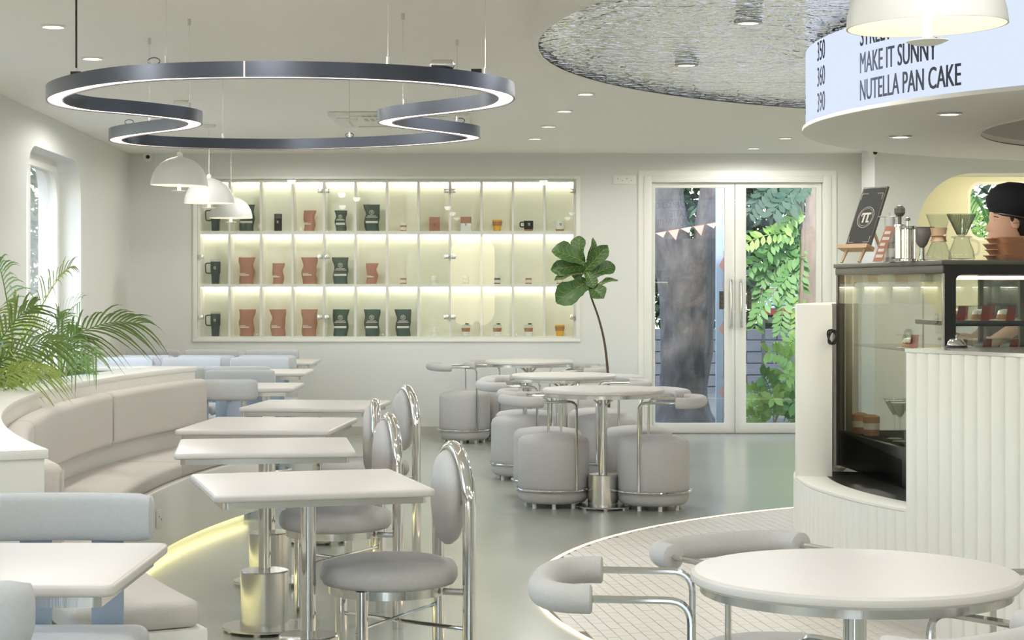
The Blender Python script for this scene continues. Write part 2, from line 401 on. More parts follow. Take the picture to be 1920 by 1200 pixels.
def downlight(p, lab, e=26, vis=True):
    t = thing('downlight', lab, 'downlight', p, 0, 'ceiling downlights')
    MB().lathe([(.045, 0), (.058, 0), (.06, -.006), (.05, -.010), (.045, -.004)], 24, cap=False).build('trim_ring', M['white'], t)
    MB().lathe([(0, -.003), (.046, -.003)], 24, cap=False).build('lens', M['downlens'], t)
    l = bpy.data.lights.new('downlight_lamp', 'SPOT'); l.energy = e*LAMP; l.spot_size = R_(178); l.spot_blend = .25; l.shadow_soft_size = .05; l.color = (1, .985, .955)
    o = bpy.data.objects.new('downlight_lamp', l); COL.objects.link(o); o.parent = t; o.location = (0, 0, -.02)
for p, lab in pos[:8]: downlight(p, lab, 24 if p.y < 11.5 else 17)
for k, (x, y) in enumerate(hidden):
    downlight(Vector((x, y, H)), 'added white round ceiling downlight out of view' if k > 2 else 'added fill downlight hidden by the ring lamp, '+('near the far wall', 'above the booths', 'above the middle aisle')[k], 16 if y > 13.8 else 26)

def lamp_in(par, q, e):
    l = bpy.data.lights.new('downlight_lamp', 'SPOT'); l.energy = e*LAMP; l.spot_size = R_(176); l.spot_blend = .3; l.shadow_soft_size = .04; l.color = (1, .985, .955)
    o = bpy.data.objects.new('downlight_lamp', l); COL.objects.link(o); o.parent = par; o.location = (q[0], q[1], q[2]-.02)
# ------------------------------------------------------------ round canopy over the bar, with rippled steel panels
RC = 3.76
can = thing('ceiling_canopy', 'round white canopy lined with rippled mirror steel over the bar', 'ceiling canopy', (CC[0], CC[1], 0), kind='structure')
MB().lathe([(RC-.03, 2.5), (RC, 2.5), (RC, H), (RC-.03, H)], 96, cap=False).build('rim', M['white'], can)
def ripple():
    m = bpy.data.materials.new('rippled_steel'); m.use_nodes = True; nt = m.node_tree; b = nt.nodes['Principled BSDF']
    b.inputs['Base Color'].default_value = (.93, .93, .91, 1); b.inputs['Metallic'].default_value = 1; b.inputs['Roughness'].default_value = .05
    tc = nt.nodes.new('ShaderNodeTexCoord'); mp = nt.nodes.new('ShaderNodeMapping'); mp.inputs['Scale'].default_value = (1, 1, 1)
    n = nt.nodes.new('ShaderNodeTexNoise'); n.inputs['Scale'].default_value = 16; n.inputs['Detail'].default_value = 2.0; n.inputs['Distortion'].default_value = .6
    bp = nt.nodes.new('ShaderNodeBump'); bp.inputs['Strength'].default_value = 1; bp.inputs['Distance'].default_value = 1.0
    nt.links.new(tc.outputs['Object'], mp.inputs[0]); nt.links.new(mp.outputs[0], n.inputs['Vector']); nt.links.new(n.outputs[0], bp.inputs['Height']); nt.links.new(bp.outputs[0], b.inputs['Normal'])
    return m
M['ripple'] = ripple()
ys = [8.35-8.55+.93*k for k in range(-4, 6)]; RI = RC-.03
lim = [-RI]+[y for y in ys if -RI < y < RI]+[RI]
for y0, y1 in zip(lim[:-1], lim[1:]):
    y0 += .005; y1 -= .005; L = []; Rr = []
    for k in range(17):
        y = y0+(y1-y0)*k/16; x = math.sqrt(max(0, RI*RI-y*y)); L.append((-x, y)); Rr.append((x, y))
    MB().prism(Rr+L[::-1], 2.505, 2.512).build('rippled_panel', M['ripple'], can, flat=True)
MB().lathe([(0, 2.52), (RI, 2.52)], 96, cap=False).build('backing', M['black'], can)
for px, py in ((1403, 44), (1287, 123)):
    Y = F*1.1/(HOR-py); q = ((px-960)/F*Y-CC[0], Y-CC[1], 2.505)
    r = MB().lathe([(.045, 0), (.058, 0), (.06, -.006), (.045, -.008)], 24, q, cap=False).build('downlight_trim', M['white'], can); lamp_in(can, q, 16)
    MB().lathe([(0, -.004), (.046, -.004)], 24, q, cap=False).build('lens', M['downlens'], r)

# ------------------------------------------------------------ menu drum
RF = 2.475; ZB, ZT = 2.148, 2.5
men = thing('menu_drum', 'round lit menu screen hanging over the bar', 'menu screen', (CC[0], CC[1], 0))
def cyl(phi, z, r=RF+.004): return (r*math.cos(phi), r*math.sin(phi), z)
def hitphi(px):
    s = (px-960)/F; A = 1+s*s; B = -2*(s*CC[0]+CC[1]); Cq = CC[0]**2+CC[1]**2-RF**2
    t = (-B-math.sqrt(max(0, B*B-4*A*Cq)))/(2*A); return math.atan2(t-CC[1], s*t-CC[0]) % (2*PI)
seam = hitphi(1568); step = R_(20)
for k in range(18):
    MB().sector((0, 0), RF-.03, RF, seam+k*step+.0012, seam+(k+1)*step-.0012, ZB, ZT, 10).build('screen_panel', M['screen'], men)
MB().lathe([(RF-.04, ZB), (RF-.04, ZT)], 96, cap=False).build('drum_core', M['white'], men)
so = MB().lathe([(1.66, 2.122), (2.48, 2.122), (2.492, 2.128), (2.492, 2.144), (2.47, 2.148), (1.66, 2.148), (1.66, 2.122)], 96, cap=False).build('soffit', M['white'], men, ang=50)
MB().lathe([(1.66, 2.148), (1.66, 2.42), (0, 2.42)], 96, cap=False).build('soffit_recess', M['fabric_w'], men, ang=50)
tr = MB().lathe([(1.652, 2.118), (1.68, 2.118), (1.68, 2.122), (1.652, 2.122)], 96, cap=False).build('recess_trim', M['white'], men)
MB().lathe([(1.648, 2.30), (1.648, 2.315), (1.63, 2.315)], 96, cap=False).build('recess_line', M['black'], men)
for px, py in ((1688, 255), (1780, 212)):
    Y = F*(2.122-CAMZ)/(HOR-py); q = ((px-960)/F*Y-CC[0], Y-CC[1], 2.121)
    r = MB().lathe([(.04, 0), (.052, 0), (.054, -.005), (.04, -.007)], 24, q, cap=False).build('downlight_trim', M['steel'], men); lamp_in(men, q, 6)
    MB().lathe([(0, -.003), (.041, -.003)], 24, q, cap=False).build('lens', M['downlens'], r)
def arc_text(body, phi0, z, arc, h):
    text('lettering', body, lambda u, v: cyl(phi0+u/RF, z+v), M['ink'], men, arc, h, .005)
p0 = hitphi(1614)
arc_text('NUTELLA PAN CAKE', p0, 2.172, abs(hitphi(1802)-p0)*RF, .088)
arc_text('MAKE IT SUNNY', p0, 2.287, abs(hitphi(1757)-p0)*RF, .088)
arc_text('STREET', p0, 2.402, abs(hitphi(1672)-p0)*RF, .088)
for z, s in ((2.402, '350'), (2.287, '360'), (2.172, '390')):
    arc_text(s, hitphi(1534), z, abs(hitphi(1548)-hitphi(1534))*RF, .088)
b0 = math.atan2(10.47-CC[1], 2.28-CC[0]) % (2*PI)
for s, z, w in (('CAPPUCCINO', 2.402, .52), ('LATTE', 2.287, .26), ('FLAT WHITE', 2.172, .50)): arc_text(s, b0, z, w, .088)
arc_text('S', hitphi(1516)-.055, 2.2, .04, .088)

# ------------------------------------------------------------ tiled circle in the floor
RT = 3.74
tf = thing('floor_tiling', 'round field of small cream tiles edged by a light line', 'tiled floor', (CC[0], CC[1], 0), kind='structure')
MB().lathe([(0, .003), (RT, .003), (RT, 0)], 128, cap=False).build('grout_bed', M['grout'], tf, flat=True)
MB().lathe([(RT+.002, .0), (RT+.002, .007), (RT+.018, .007), (RT+.018, 0)], 160, cap=False).build('edge_light', M['floorled'], tf)
TW, TL, G = .054, .078, .0035
rot = R_(8.5); cr, sr = math.cos(rot), math.sin(rot)
tiles = []
for i in range(-72, 73):
    off = (i % 2)*TL*.5+random.uniform(-.008, .008)
    for j in range(-50, 51):
        u0, v0 = i*TW, j*TL+off; cs = []
        for du, dv in ((G, G), (TW, G), (TW, TL), (G, TL)):
            u, v = u0+du, v0+dv; cs.append(Vector((u*cr-v*sr*-1*-1, u*sr+v*cr)))
        cen = sum(cs, Vector((0, 0)))/4
        if cen.length > RT-.012 or cen.length < 2.2: continue
        cs = [c if c.length < RT-.004 else c.normalized()*(RT-.004) for c in cs]
        wx, wy = cen.x+CC[0], cen.y+CC[1]
        vis = 0
        if wy > 1:
            px, py = 960+F*wx/wy, HOR+F*CAMZ/wy
            if 1000 < px < 1500 and 950 < py < 1200: vis = 1/wy**2*(1 if px < 1300 else .8)
        tiles.append((vis, cs, cen, max((c-cen).length for c in cs) > .0455 and all(c.length < RT-.0045 for c in cs)))
tiles.sort(key=lambda q: -q[0])
full = None; cnt = 0; rest = MB()
for vis, cs, cen, whole in tiles:
    z1 = .0062+random.uniform(-.0004, .0004)
    if whole and vis > 0 and cnt < 300:
        if full is None:
            o = MB().prism([(c-cen) for c in cs], .001, .0062).build('tile', M['tile'], tf, flat=True); full = o
        else:
            o = full.copy(); COL.objects.link(o); o.parent = tf
        o.location = (cen.x, cen.y, random.uniform(0, .0006)); cnt += 1
    else: rest.prism(cs, .001, z1)
ro = rest.build('tile_field', M['tile'], tf, flat=True); ro['kind'] = 'stuff'

# ------------------------------------------------------------ lit display cabinet in the far wall
NC = 12; cw = (CX1-CX0)/NC; rh = (CZ1-CZ0)/3; DEP = .27; TH = .022
cab = thing('display_cabinet', 'wide lit wall cabinet of thirty-six compartments behind glass doors', 'cabinet', ((CX0+CX1)/2, YF, CZ0))
X0 = CX0-(CX0+CX1)/2; X1 = -X0; HZ = CZ1-CZ0
MB().box(X0, X1, DEP, DEP+.02, 0, HZ).build('back_panel', M['cabback'], cab)
MB().box(X0-.04, X1+.04, -.02, 0, -.03, 0).box(X0-.04, X1+.04, -.02, 0, HZ, HZ+.03).box(X0-.04, X0, -.02, 0, 0, HZ).box(X1, X1+.04, -.02, 0, 0, HZ).build('frame', M['white'], cab, bevel=.003)
MB().box(X0, X1, 0.03, DEP, 0, .02).build('floor_board', M['white'], cab)
MB().box(X0, X1, 0.03, DEP, HZ-.02, HZ).build('top_board', M['white'], cab)
for k in (1, 2): MB().box(X0, X1, .03, DEP, k*rh-.014, k*rh+.014).build('shelf', M['white'], cab)
for r in range(3):
    dm = None
    for k in range(NC+1):
        xx = min(max(X0+k*cw, X0+TH/2), X1-TH/2)
        z0 = r*rh+(.02 if r == 0 else .014); z1 = (r+1)*rh-(.02 if r == 2 else .014)
        MB().box(xx-TH/2, xx+TH/2, .03, DEP, z0, z1).build('divider', M['white'], cab)
    for k in range(NC):
        z1 = (r+1)*rh-(.02 if r == 2 else .014)
        MB().box(X0+k*cw+.02, X0+(k+1)*cw-.02, DEP-.035, DEP-.012, z1-.008, z1-.001).build('led_strip', M['cabled'], cab)
for k in range(6):
    x0 = X0+2*k*cw+.003; x1 = X0+2*(k+1)*cw-.003
    g = MB().box(x0, x1, .006, .012, .004, HZ-.004).build('glass_door', M['cabglass'], cab)
    left = k % 2 == 0
    hx = x0+.03 if left else x1-.03
    for z in (.30*rh*.0+.20, 1.5*rh+.02, 2.78*rh): MB().box(hx-.022, hx+.022, -.004, .018, z-.02, z+.02).build('hinge', M['steel'], g, bevel=.002)
    kx = x1-.03 if left else x0+.03
    MB().cyl((0, 0, 0), .008, .018, 10).xf(Matrix.Translation((kx, .006, .04))@Matrix.Rotation(PI/2, 4, 'X')).build('knob', M['steel'], g)

# --- goods in the compartments
rowname = ['top', 'middle', 'bottom']; ordn = ['first', 'second', 'third', 'fourth', 'fifth', 'sixth', 'seventh', 'eighth', 'ninth', 'tenth', 'eleventh', 'last']
def cellpos(r, c, dx=0):
    z = CZ0+(2-r)*rh+(.02 if r == 2 else .014)
    return (CX0+(c+.5)*cw+dx, YF+.14, z+.0005)
def where(r, c): return '%s cabinet row, %s compartment from left' % (rowname[r], ordn[c])
def pouch(w, h, m, seed, kind):
    rnd = random.Random(seed); b = MB(); n = 11; m2 = 7
    tw = rnd.uniform(-.14, .14); pinch = rnd.uniform(.05, .16)
    front = []; back = []
    for j in range(m2+5):
        v = j/(m2+4); z = h*v
        ww = w*.5*(.82+.16*v-pinch*math.exp(-((v-.68)/.14)**2)+(.02 if v > .95 else 0))
        dep = .038*(1-v)**.6+.002 if v > .05 else .040
        f = []; bk = []
        for i in range(n):
            u = i/(n-1)*2-1
            x = u*ww+tw*h*.25*max(0, v-.55)+.006*math.sin(seed+v*9)
            pr = math.sqrt(max(0, 1-abs(u)**3))
            wr = .0035*noise.noise(Vector((x*60, z*60, seed*3.1)))
            f.append((x, -dep*pr-.001+wr, z+(rnd.uniform(-.002, .002) if j == m2+4 else 0))); bk.append((x, dep*pr*.8+.001, z))
        front.append(f); back.append(bk)
    rows = len(front)
    vs = [p for r in front for p in r]+[p for r in back for p in r]; N = rows*n; fs = []
    for j in range(rows-1):
        for i in range(n-1):
            a = j*n+i; fs.append((a, a+1, a+n+1, a+n)); fs.append((N+a+1, N+a, N+a+n, N+a+n+1))
        fs.append((j*n, j*n+n, N+j*n+n, N+j*n)); fs.append((j*n+n-1, N+j*n+n-1, N+j*n+2*n-1, j*n+2*n-1))
    fs.append(tuple(range(n))+tuple(N+i for i in reversed(range(n))))
    t0 = (rows-1)*n; fs.append(tuple(t0+i for i in reversed(range(n)))+tuple(N+t0+i for i in range(n)))
    b.add(vs, fs); return b
def label_bits(t, kind, w, h):
    y = -.043
    pr = []
    if kind == 'green':
        MB().tube([(.13*w*math.cos(a)*1.0, y, h*.70+.13*w*math.sin(a)) for a in [2*PI*k/16 for k in range(16)]], .0022, 4, True).build('emblem_ring', M['print'], t)
        pi_sign(t, 0, y, h*.70, w*.12, M['print'])
        for zz, ww in ((.56, .26), (.51, .34)): MB().box(-w*ww, w*ww, y, y+.002, h*zz, h*zz+.006).build('print_line', M['print'], t)
        MB().box(-w*.36, w*.36, y, y+.002, h*.30, h*.30+.02).build('print_band', M['print'], t)
    else:
        for zz, ww, hh in ((.38, .16, .006), (.315, .26, .011)): MB().box(-w*.36, -w*.36+w*ww*2, y, y+.002, h*zz, h*zz+hh).build('print_line', M['print'], t)
def pi_sign(t, x, y, z, s, m):
    b = MB().box(x-s*.55, x+s*.55, y-.001, y+.001, z+s*.35, z+s*.55).box(x-s*.34, x-s*.14, y-.001, y+.001, z-s*.55, z+s*.35).box(x+s*.14, x+s*.34, y-.001, y+.001, z-s*.55, z+s*.35).box(x+s*.3, x+s*.5, y-.001, y+.001, z-s*.55, z-s*.38)
    return b.build('pi_symbol', m, t, flat=True)
seed = 1
def bag(r, c, col, big, dx=0):
    global seed; seed += 1
    w, h = (.158, .25) if big else (.118, .195)
    nm = 'brown' if col == 'brown' else 'dark green'
    t = thing('coffee_pouch', '%s %s coffee pouch in %s' % ('large' if big else 'small', nm, where(r, c)), 'pouch', cellpos(r, c, dx), 0, 'coffee pouches in the cabinet')
    pouch(w, h, M[col], seed*1.7, col).build('pouch_body', M[col], t, ang=60)
    label_bits(t, col, w, h)
for r, c, col, big in ((0,1,'green',1),(0,3,'brown',0),(0,4,'green',0),(0,5,'green',1),(1,1,'brown',1),(1,2,'brown',0),(1,3,'brown',1),(1,4,'green',1),(1,5,'brown',0),
                       (2,1,'brown',1),(2,2,'brown',1),(2,3,'brown',1),(2,4,'green',1),(2,5,'green',1),(2,6,'green',1)): bag(r, c, col, big)
for r in range(3):
    t = thing('travel_tumbler', 'tall dark green handled tumbler in %s' % where(r, 0), 'tumbler', cellpos(r, 0), 0, 'tumblers in the cabinet')
    MB().lathe([(0, 0), (.034, 0), (.036, .005), (.040, .09), (.046, .105), (.048, .20), (.047, .21), (0, .21)], 24).build('cup_body', M['dgreen'], t)
    MB().lathe([(.048, .21), (.049, .215), (.049, .228), (.03, .232), (0, .232)], 24).build('lid', M['clear'], t)
    MB().tube(fillet([(-.04, 0, .195), (-.095, 0, .195), (-.09, 0, .10), (-.042, 0, .10)], .02), .006, 8).build('handle', M['dgreen'], t)
    pi_sign(t, 0, -.049, .15, .022, M['print'])
t = thing('black_canister', 'black cylindrical coffee canister in '+where(0, 2), 'canister', cellpos(0, 2))
MB().lathe([(0, 0), (.036, 0), (.037, .004), (.037, .12), (0, .12)], 24).build('can_body', M['black'], t)
MB().lathe([(.0375, .12), (.038, .16), (.034, .164), (0, .164)], 24).build('lid', M['casegrey'], t); pi_sign(t, 0, -.038, .085, .018, M['print'])
def jar(r, c, lab, m2, h=.07, rr=.030):
    t = thing('small_jar', lab+' in '+where(r, c), 'jar', cellpos(r, c), 0, 'small jars in the cabinet')
    MB().lathe([(0, 0), (rr, 0), (rr*1.03, .01), (rr, h*.72), (rr*.85, h*.8), (0, h*.8)], 20).build('jar_body', m2, t)
    MB().lathe([(rr*.9, h*.8), (rr*.92, h*1.05), (0, h*1.06)], 20).build('lid', M['porc'], t)
    MB().lathe([(rr*.3, h*1.05), (rr*.22, h*1.18), (0, h*1.2)], 12).build('lid_knob', M['porc'], t)
    MB().lathe([(rr*1.045, h*.16), (rr*1.045, h*.55)], 20, cap=False).build('paper_label', M['print'], t)
for r, c, lab, m2 in ((0, 6, 'squat amber spice jar', M['cork']), (1, 6, 'small brown honey jar', M['cork']), (1, 7, 'small white honey jar', M['porc']), (1, 8, 'small clear honey jar', M['clear']),
                      (1, 9, 'small dark honey jar', M['casegrey']), (1, 10, 'small rusty honey jar', M['brown']), (1, 11, 'small half hidden honey jar', M['cork']), (2, 7, 'little pale sauce jar', M['porc'])): jar(r, c, lab, m2)
for c, two in ((7, 0), (8, 1)):
    t = thing('gift_box', ('brown card box with white lower half' if two else 'plain brown card box')+' in '+where(0, c), 'box', cellpos(0, c))
    MB().box(-.05, .05, -.03, .03, 0, .135).build('box_body', M['brown'], t, bevel=.003)
    if two: MB().box(-.0505, .0505, -.0308, .0308, .0, .075).build('sleeve', M['porc'], t, bevel=.003)
    pi_sign(t, 0, -.032, .06, .018, M['casegrey'])
for r, c in ((0, 9), (2, 11)):
    t = thing('takeaway_cup', 'amber cup with cork band in '+where(r, c), 'cup', cellpos(r, c), 0, 'amber cups in the cabinet')
    MB().lathe([(0, 0), (.032, 0), (.044, .095), (.041, .095), (.03, .006), (0, .006)], 24).build('cup_body', M['amber'], t)
    MB().lathe([(.0405, .05), (.0455, .09), (.0465, .09), (.0415, .05)], 24, cap=False).build('cork_band', M['cork'], t)
    MB().lathe([(.046, .095), (.047, .105), (.03, .108), (0, .108)], 24).build('lid', M['amber'], t)
for c in (8, 9, 10):
    t = thing('lidded_cup', 'white lidded cup with cork band in '+where(2, c), 'cup', cellpos(2, c), 0, 'white lidded cups in the cabinet')
    MB().lathe([(0, 0), (.03, 0), (.041, .09), (0, .09)], 24).build('cup_body', M['porc'], t)
    MB().lathe([(.0365, .042), (.0415, .078), (.0425, .078), (.0375, .042)], 24, cap=False).build('cork_band', M['cork'], t)
    MB().lathe([(.043, .09), (.044, .1), (.03, .108), (0, .11)], 24).build('lid', M['clear'], t)
    MB().box(-.006, .03, -.006, .006, .109, .12).build('spout_flap', M['dgreen'], t, bevel=.003)
for c, nm, m2 in ((10, 'black', M['black']), (11, 'white', M['porc'])):
    t = thing('coffee_mug', nm+' mug with cork foot in '+where(0, c), 'mug', cellpos(0, c))
    MB().lathe([(0, .018), (.042, .018), (.044, .03), (.044, .098), (.040, .098), (.040, .026), (0, .024)], 24).build('mug_body', m2, t)
    MB().lathe([(0, 0), (.036, 0), (.04, .018), (0, .018)], 24).build('cork_foot', M['cork'], t)
    MB().tube(fillet([(-.042, 0, .085), (-.08, 0, .085), (-.08, 0, .04), (-.042, 0, .04)], .018), .006, 8).build('handle', m2, t)
    pi_sign(t, .005, -.045, .062, .02, M['print'] if c == 10 else M['casegrey'])

# ------------------------------------------------------------ tables
def pedestal(t, pole_r, drum_r, drum_h, plate_r, ztop):
    MB().lathe([(pole_r, .02), (pole_r, ztop)], 24).build('pole', M['chrome'], t)
    MB().lathe([(0, .022), (drum_r, .022), (drum_r, drum_h-.004), (drum_r-.004, drum_h), (0, drum_h)], 40).build('drum', M['steel'], t)
    pl = MB().lathe([(0, .014), (plate_r, .014), (plate_r, .019), (plate_r-.004, .022), (0, .022)], 40).build('base_plate', M['steel'], t)
    for k in range(6):
        a = 2*PI*k/6+.3; MB().cyl((plate_r*.82*math.cos(a), plate_r*.82*math.sin(a), 0), .016, .014, 12).build('levelling_foot', M['steel'], pl)
def square_table(loc, rz, lab, sx=.70, sy=.70):
    t = thing('square_table', lab, 'table', loc, rz, 'square tables along the banquette')
    MB().prism(rrect(-sx/2, sx/2, -sy/2, sy/2, .025, 5), .726, .75).build('table_top', M['stone'], t, bevel=.008, seg=3)
    MB().prism(rrect(-sx/2+.025, sx/2-.025, -sy/2+.025, sy/2-.025, .02, 4), .704, .726).build('edge_band', M['steel'], t, ang=50)
    pedestal(t, .025, .098, .245, .17, .704)
    return t
T1 = square_table((-.672, 6.16, 0), R_(16), 'nearest square white table beside the curved banquette')
T2 = square_table((-1.00, 7.55, 0), R_(8), 'second square white table along the curved banquette')
T3 = square_table((-1.13, 8.72, 0), R_(-4), 'third square white table along the curved banquette', .70, .84)
T4 = square_table((-1.06, 10.15, 0), R_(-6), 'fourth square white table, farthest along the banquette')
def round_table(loc, rz, lab, zs_=1):
    t = thing('round_table', lab, 'table', loc, rz, 'round tables')
    r = .38
    MB().lathe([(0, .722), (r-.008, .722), (r-.001, .729), (r, .736), (r-.002, .744), (r-.010, .75), (0, .75)], 72).build('table_top', M['stone'], t, ang=25)
    MB().lathe([(r-.045, .722), (r-.022, .722), (r-.022, .700), (r-.045, .700), (r-.045, .722)], 72, cap=False).build('edge_band', M['steel'], t)
    for k in range(4):
        a = k*PI/2+.5; c, s = math.cos(a), math.sin(a)
        MB().tube([(.02*c, .02*s, .64), (.12*c, .12*s, .712)], .006, 8).build('brace', M['steel'], t)
    pedestal(t, .027, .095, .215, .17, .722)
    t.scale = (1, 1, zs_)
    return t
RT0 = round_table((.795, 4.33, 0), 0, 'round white table in the right foreground under the pendant', .98)
RT1 = round_table((.568, 11.66, 0), .3, 'middle-distance round white table, nearest of the three by the door')
RT2 = round_table((.376, 13.5, 0), .7, 'round white table, second of the three by the door')
RT3 = round_table((.146, 15.95, 0), .2, 'round white table farthest back, against the cabinet wall')

# ------------------------------------------------------------ tub stools (face +x)
def make_stool():
    t = thing('drum_stool', 'x', 'stool', (0, 0, 0), 0, 'round upholstered stools with curved back pads')
    MB().lathe([(0, .118), (.222, .118), (.226, .13), (.226, .395), (.218, .425), (.196, .443), (.12, .455), (0, .46)], 44).build('seat', M['fabric'], t, ang=60)
    MB().lathe([(0, .03), (.17, .03), (.20, .036), (.218, .055), (.225, .085), (.224, .118), (0, .118)], 44).build('skirt', M['fabric'], t, ang=60)
    MB().tube([(.236*math.cos(a), .236*math.sin(a), .116) for a in [2*PI*k/48 for k in range(48)]], .0075, 8, True).build('ring', M['chrome'], t)
    for k in range(8):
        a = 2*PI*(k+.5)/8; MB().lathe([(0, 0), (.013, 0), (.013, .032), (0, .032)], 10, (.17*math.cos(a), .17*math.sin(a), 0)).build('foot', M['white'], t)
    yb = .222
    for s in (-1, 1):
        pts = fillet([(.06, s*yb, .116), (.06, s*yb, .672), (-.17, s*yb, .672)], .055, 7)
        MB().tube(pts+[Vector((-.22, s*.21, .672))], .0088, 10).build('arm_tube', M['chrome'], t)
    arc = []
    for k in range(25):
        a = R_(90+180*k/24); c, sn = math.cos(a), math.sin(a)
        arc.append((-.19+.11*(abs(c)**.8)*(-1 if c < 0 else 1), .222*(abs(sn)**.75)*(1 if sn > 0 else -1), .672))
    n = len(arc); rad = [.0345]*n
    pts = [Vector(p) for p in arc]
    e0 = pts[0]+Vector((.018, 0, 0)); e1 = pts[-1]+Vector((.018, 0, 0))
    MB().tube([e0+Vector((.004, 0, 0)), e0]+pts+[e1, e1+Vector((.004, 0, 0))], [.029, .0345]+rad+[.0345, .029], 18).build('back_pad', M['fabric'], t, ang=50)
    return t
st = make_stool(); used = [0]
def stool(x, y, face, lab):
    if not used[0]: used[0] = 1; st.location = (x, y, 0); st.rotation_euler = (0, 0, R_(face)); st['label'] = lab; return st
    return dup(st, (x, y, 0), R_(face), lab)
stool(.375, 4.52, -6, 'grey drum stool left of the foreground round table')
stool(.71, 4.95, -58, 'grey drum stool behind the foreground round table')
stool(.80, 3.97, 130, 'grey drum stool in front of the foreground table, at bottom edge')
stool(1.27, 4.50, 178, 'grey drum stool at right edge beside the foreground table')
stool(.262, 11.78, 22, 'grey drum stool in front left of the nearest far round table')
stool(.235, 12.32, 6, 'grey drum stool behind left, tucked by the nearest far table')
stool(.882, 11.66, 168, 'grey drum stool in front right, its pad pointing to the door')
stool(.84, 12.42, 196, 'grey drum stool behind right of the nearest far table')
stool(.075, 13.45, 12, 'pale grey drum stool left of the second far round table')
stool(.10, 14.02, -14, 'grey drum stool behind left of the second far round table')
stool(.68, 13.55, 176, 'grey drum stool right of the second far round table')
stool(.66, 14.22, 205, 'grey drum stool behind right of the second far round table')
stool(-.42, 16.55, 14, 'lone grey drum stool by the wall under the cabinet')
stool(-.09, 16.88, -20, 'grey drum stool left of the farthest round table')
stool(.47, 15.72, 170, 'grey drum stool right of the farthest round table')
stool(.50, 16.40, 210, 'grey drum stool behind right of the farthest round table')

# ------------------------------------------------------------ chrome chairs with oval backs (face +x)
def make_chair():
    t = thing('oval_back_chair', 'x', 'chair', (0, 0, 0), 0, 'chrome tube chairs with oval backs')
    MB().lathe([(0, .392), (.20, .392), (.222, .398), (.232, .415), (.232, .442), (.222, .462), (.18, .474), (.08, .479), (0, .48)], 44).build('seat', M['fabric'], t, ang=60)
    MB().lathe([(.19, .365), (.205, .365), (.205, .394), (.19, .394), (.19, .365)], 36, cap=False).build('seat_rail', M['steel'], t)
    pts = [(-.225, -.2, 0), (-.225, -.2, .66)]
    for k in range(1, 16):
        a = PI*k/16; pts.append((-.225, -.2*math.cos(a), .655+.19*math.sin(a)))
    pts += [(-.225, .2, .66), (-.225, .2, 0)]
    MB().tube(pts, .0225, 16).build('back_frame', M['chrome'], t)
    for s in (-1, 1):
        MB().tube([(.13, s*.165, 0), (.13, s*.165, .395)], .0205, 16).build('front_leg', M['chrome'], t)
        MB().tube([(-.225, s*.2, .38), (-.15, s*.15, .38)], .011, 8).build('seat_bracket', M['steel'], t)
        MB().tube([(-.225, s*.19, .67), (-.215, s*.145, .67)], .008, 8).build('back_bracket', M['chrome'], t)
        MB().tube([(.13, s*.165, .27), (-.225, -s*.2, .27+.012*s)], .0065, 8).build('stretcher', M['chrome'], t)
    b = MB(); n = 28; prof = [(0, -.036), (.7, -.033), (.92, -.022), (1, -.004), (1, .008), (.92, .024), (.7, .034), (0, .037)]
    vs = [];
    for q, xx in prof:
        for k in range(n):
            a = 2*PI*k/n; vs.append((-.205+xx, q*.148*math.cos(a), .675+q*.160*math.sin(a)))
    fs = [(i*n+k, i*n+(k+1) % n, (i+1)*n+(k+1) % n, (i+1)*n+k) for i in range(len(prof)-1) for k in range(n)]
    b.add(vs, fs); b.build('back_pad', M['fabric'], t, ang=60)
    return t
chp = make_chair()
for k, (x, y, rz, lab) in enumerate(((-.415, 6.30, 197, 'oval-backed chrome chair drawn up to the nearest square table'),
        (-.73, 7.72, 194, 'oval-backed chrome chair at the second square table'),
        (-.865, 8.72, 186, 'oval-backed chrome chair at the third square table'),
        (-.775, 9.86, 198, 'oval-backed chrome chair at the farthest square table'))):
    if k == 0: chp.location = (x, y, 0); chp.rotation_euler = (0, 0, R_(rz)); chp['label'] = lab
    else: dup(chp, (x, y, 0), R_(rz), lab)

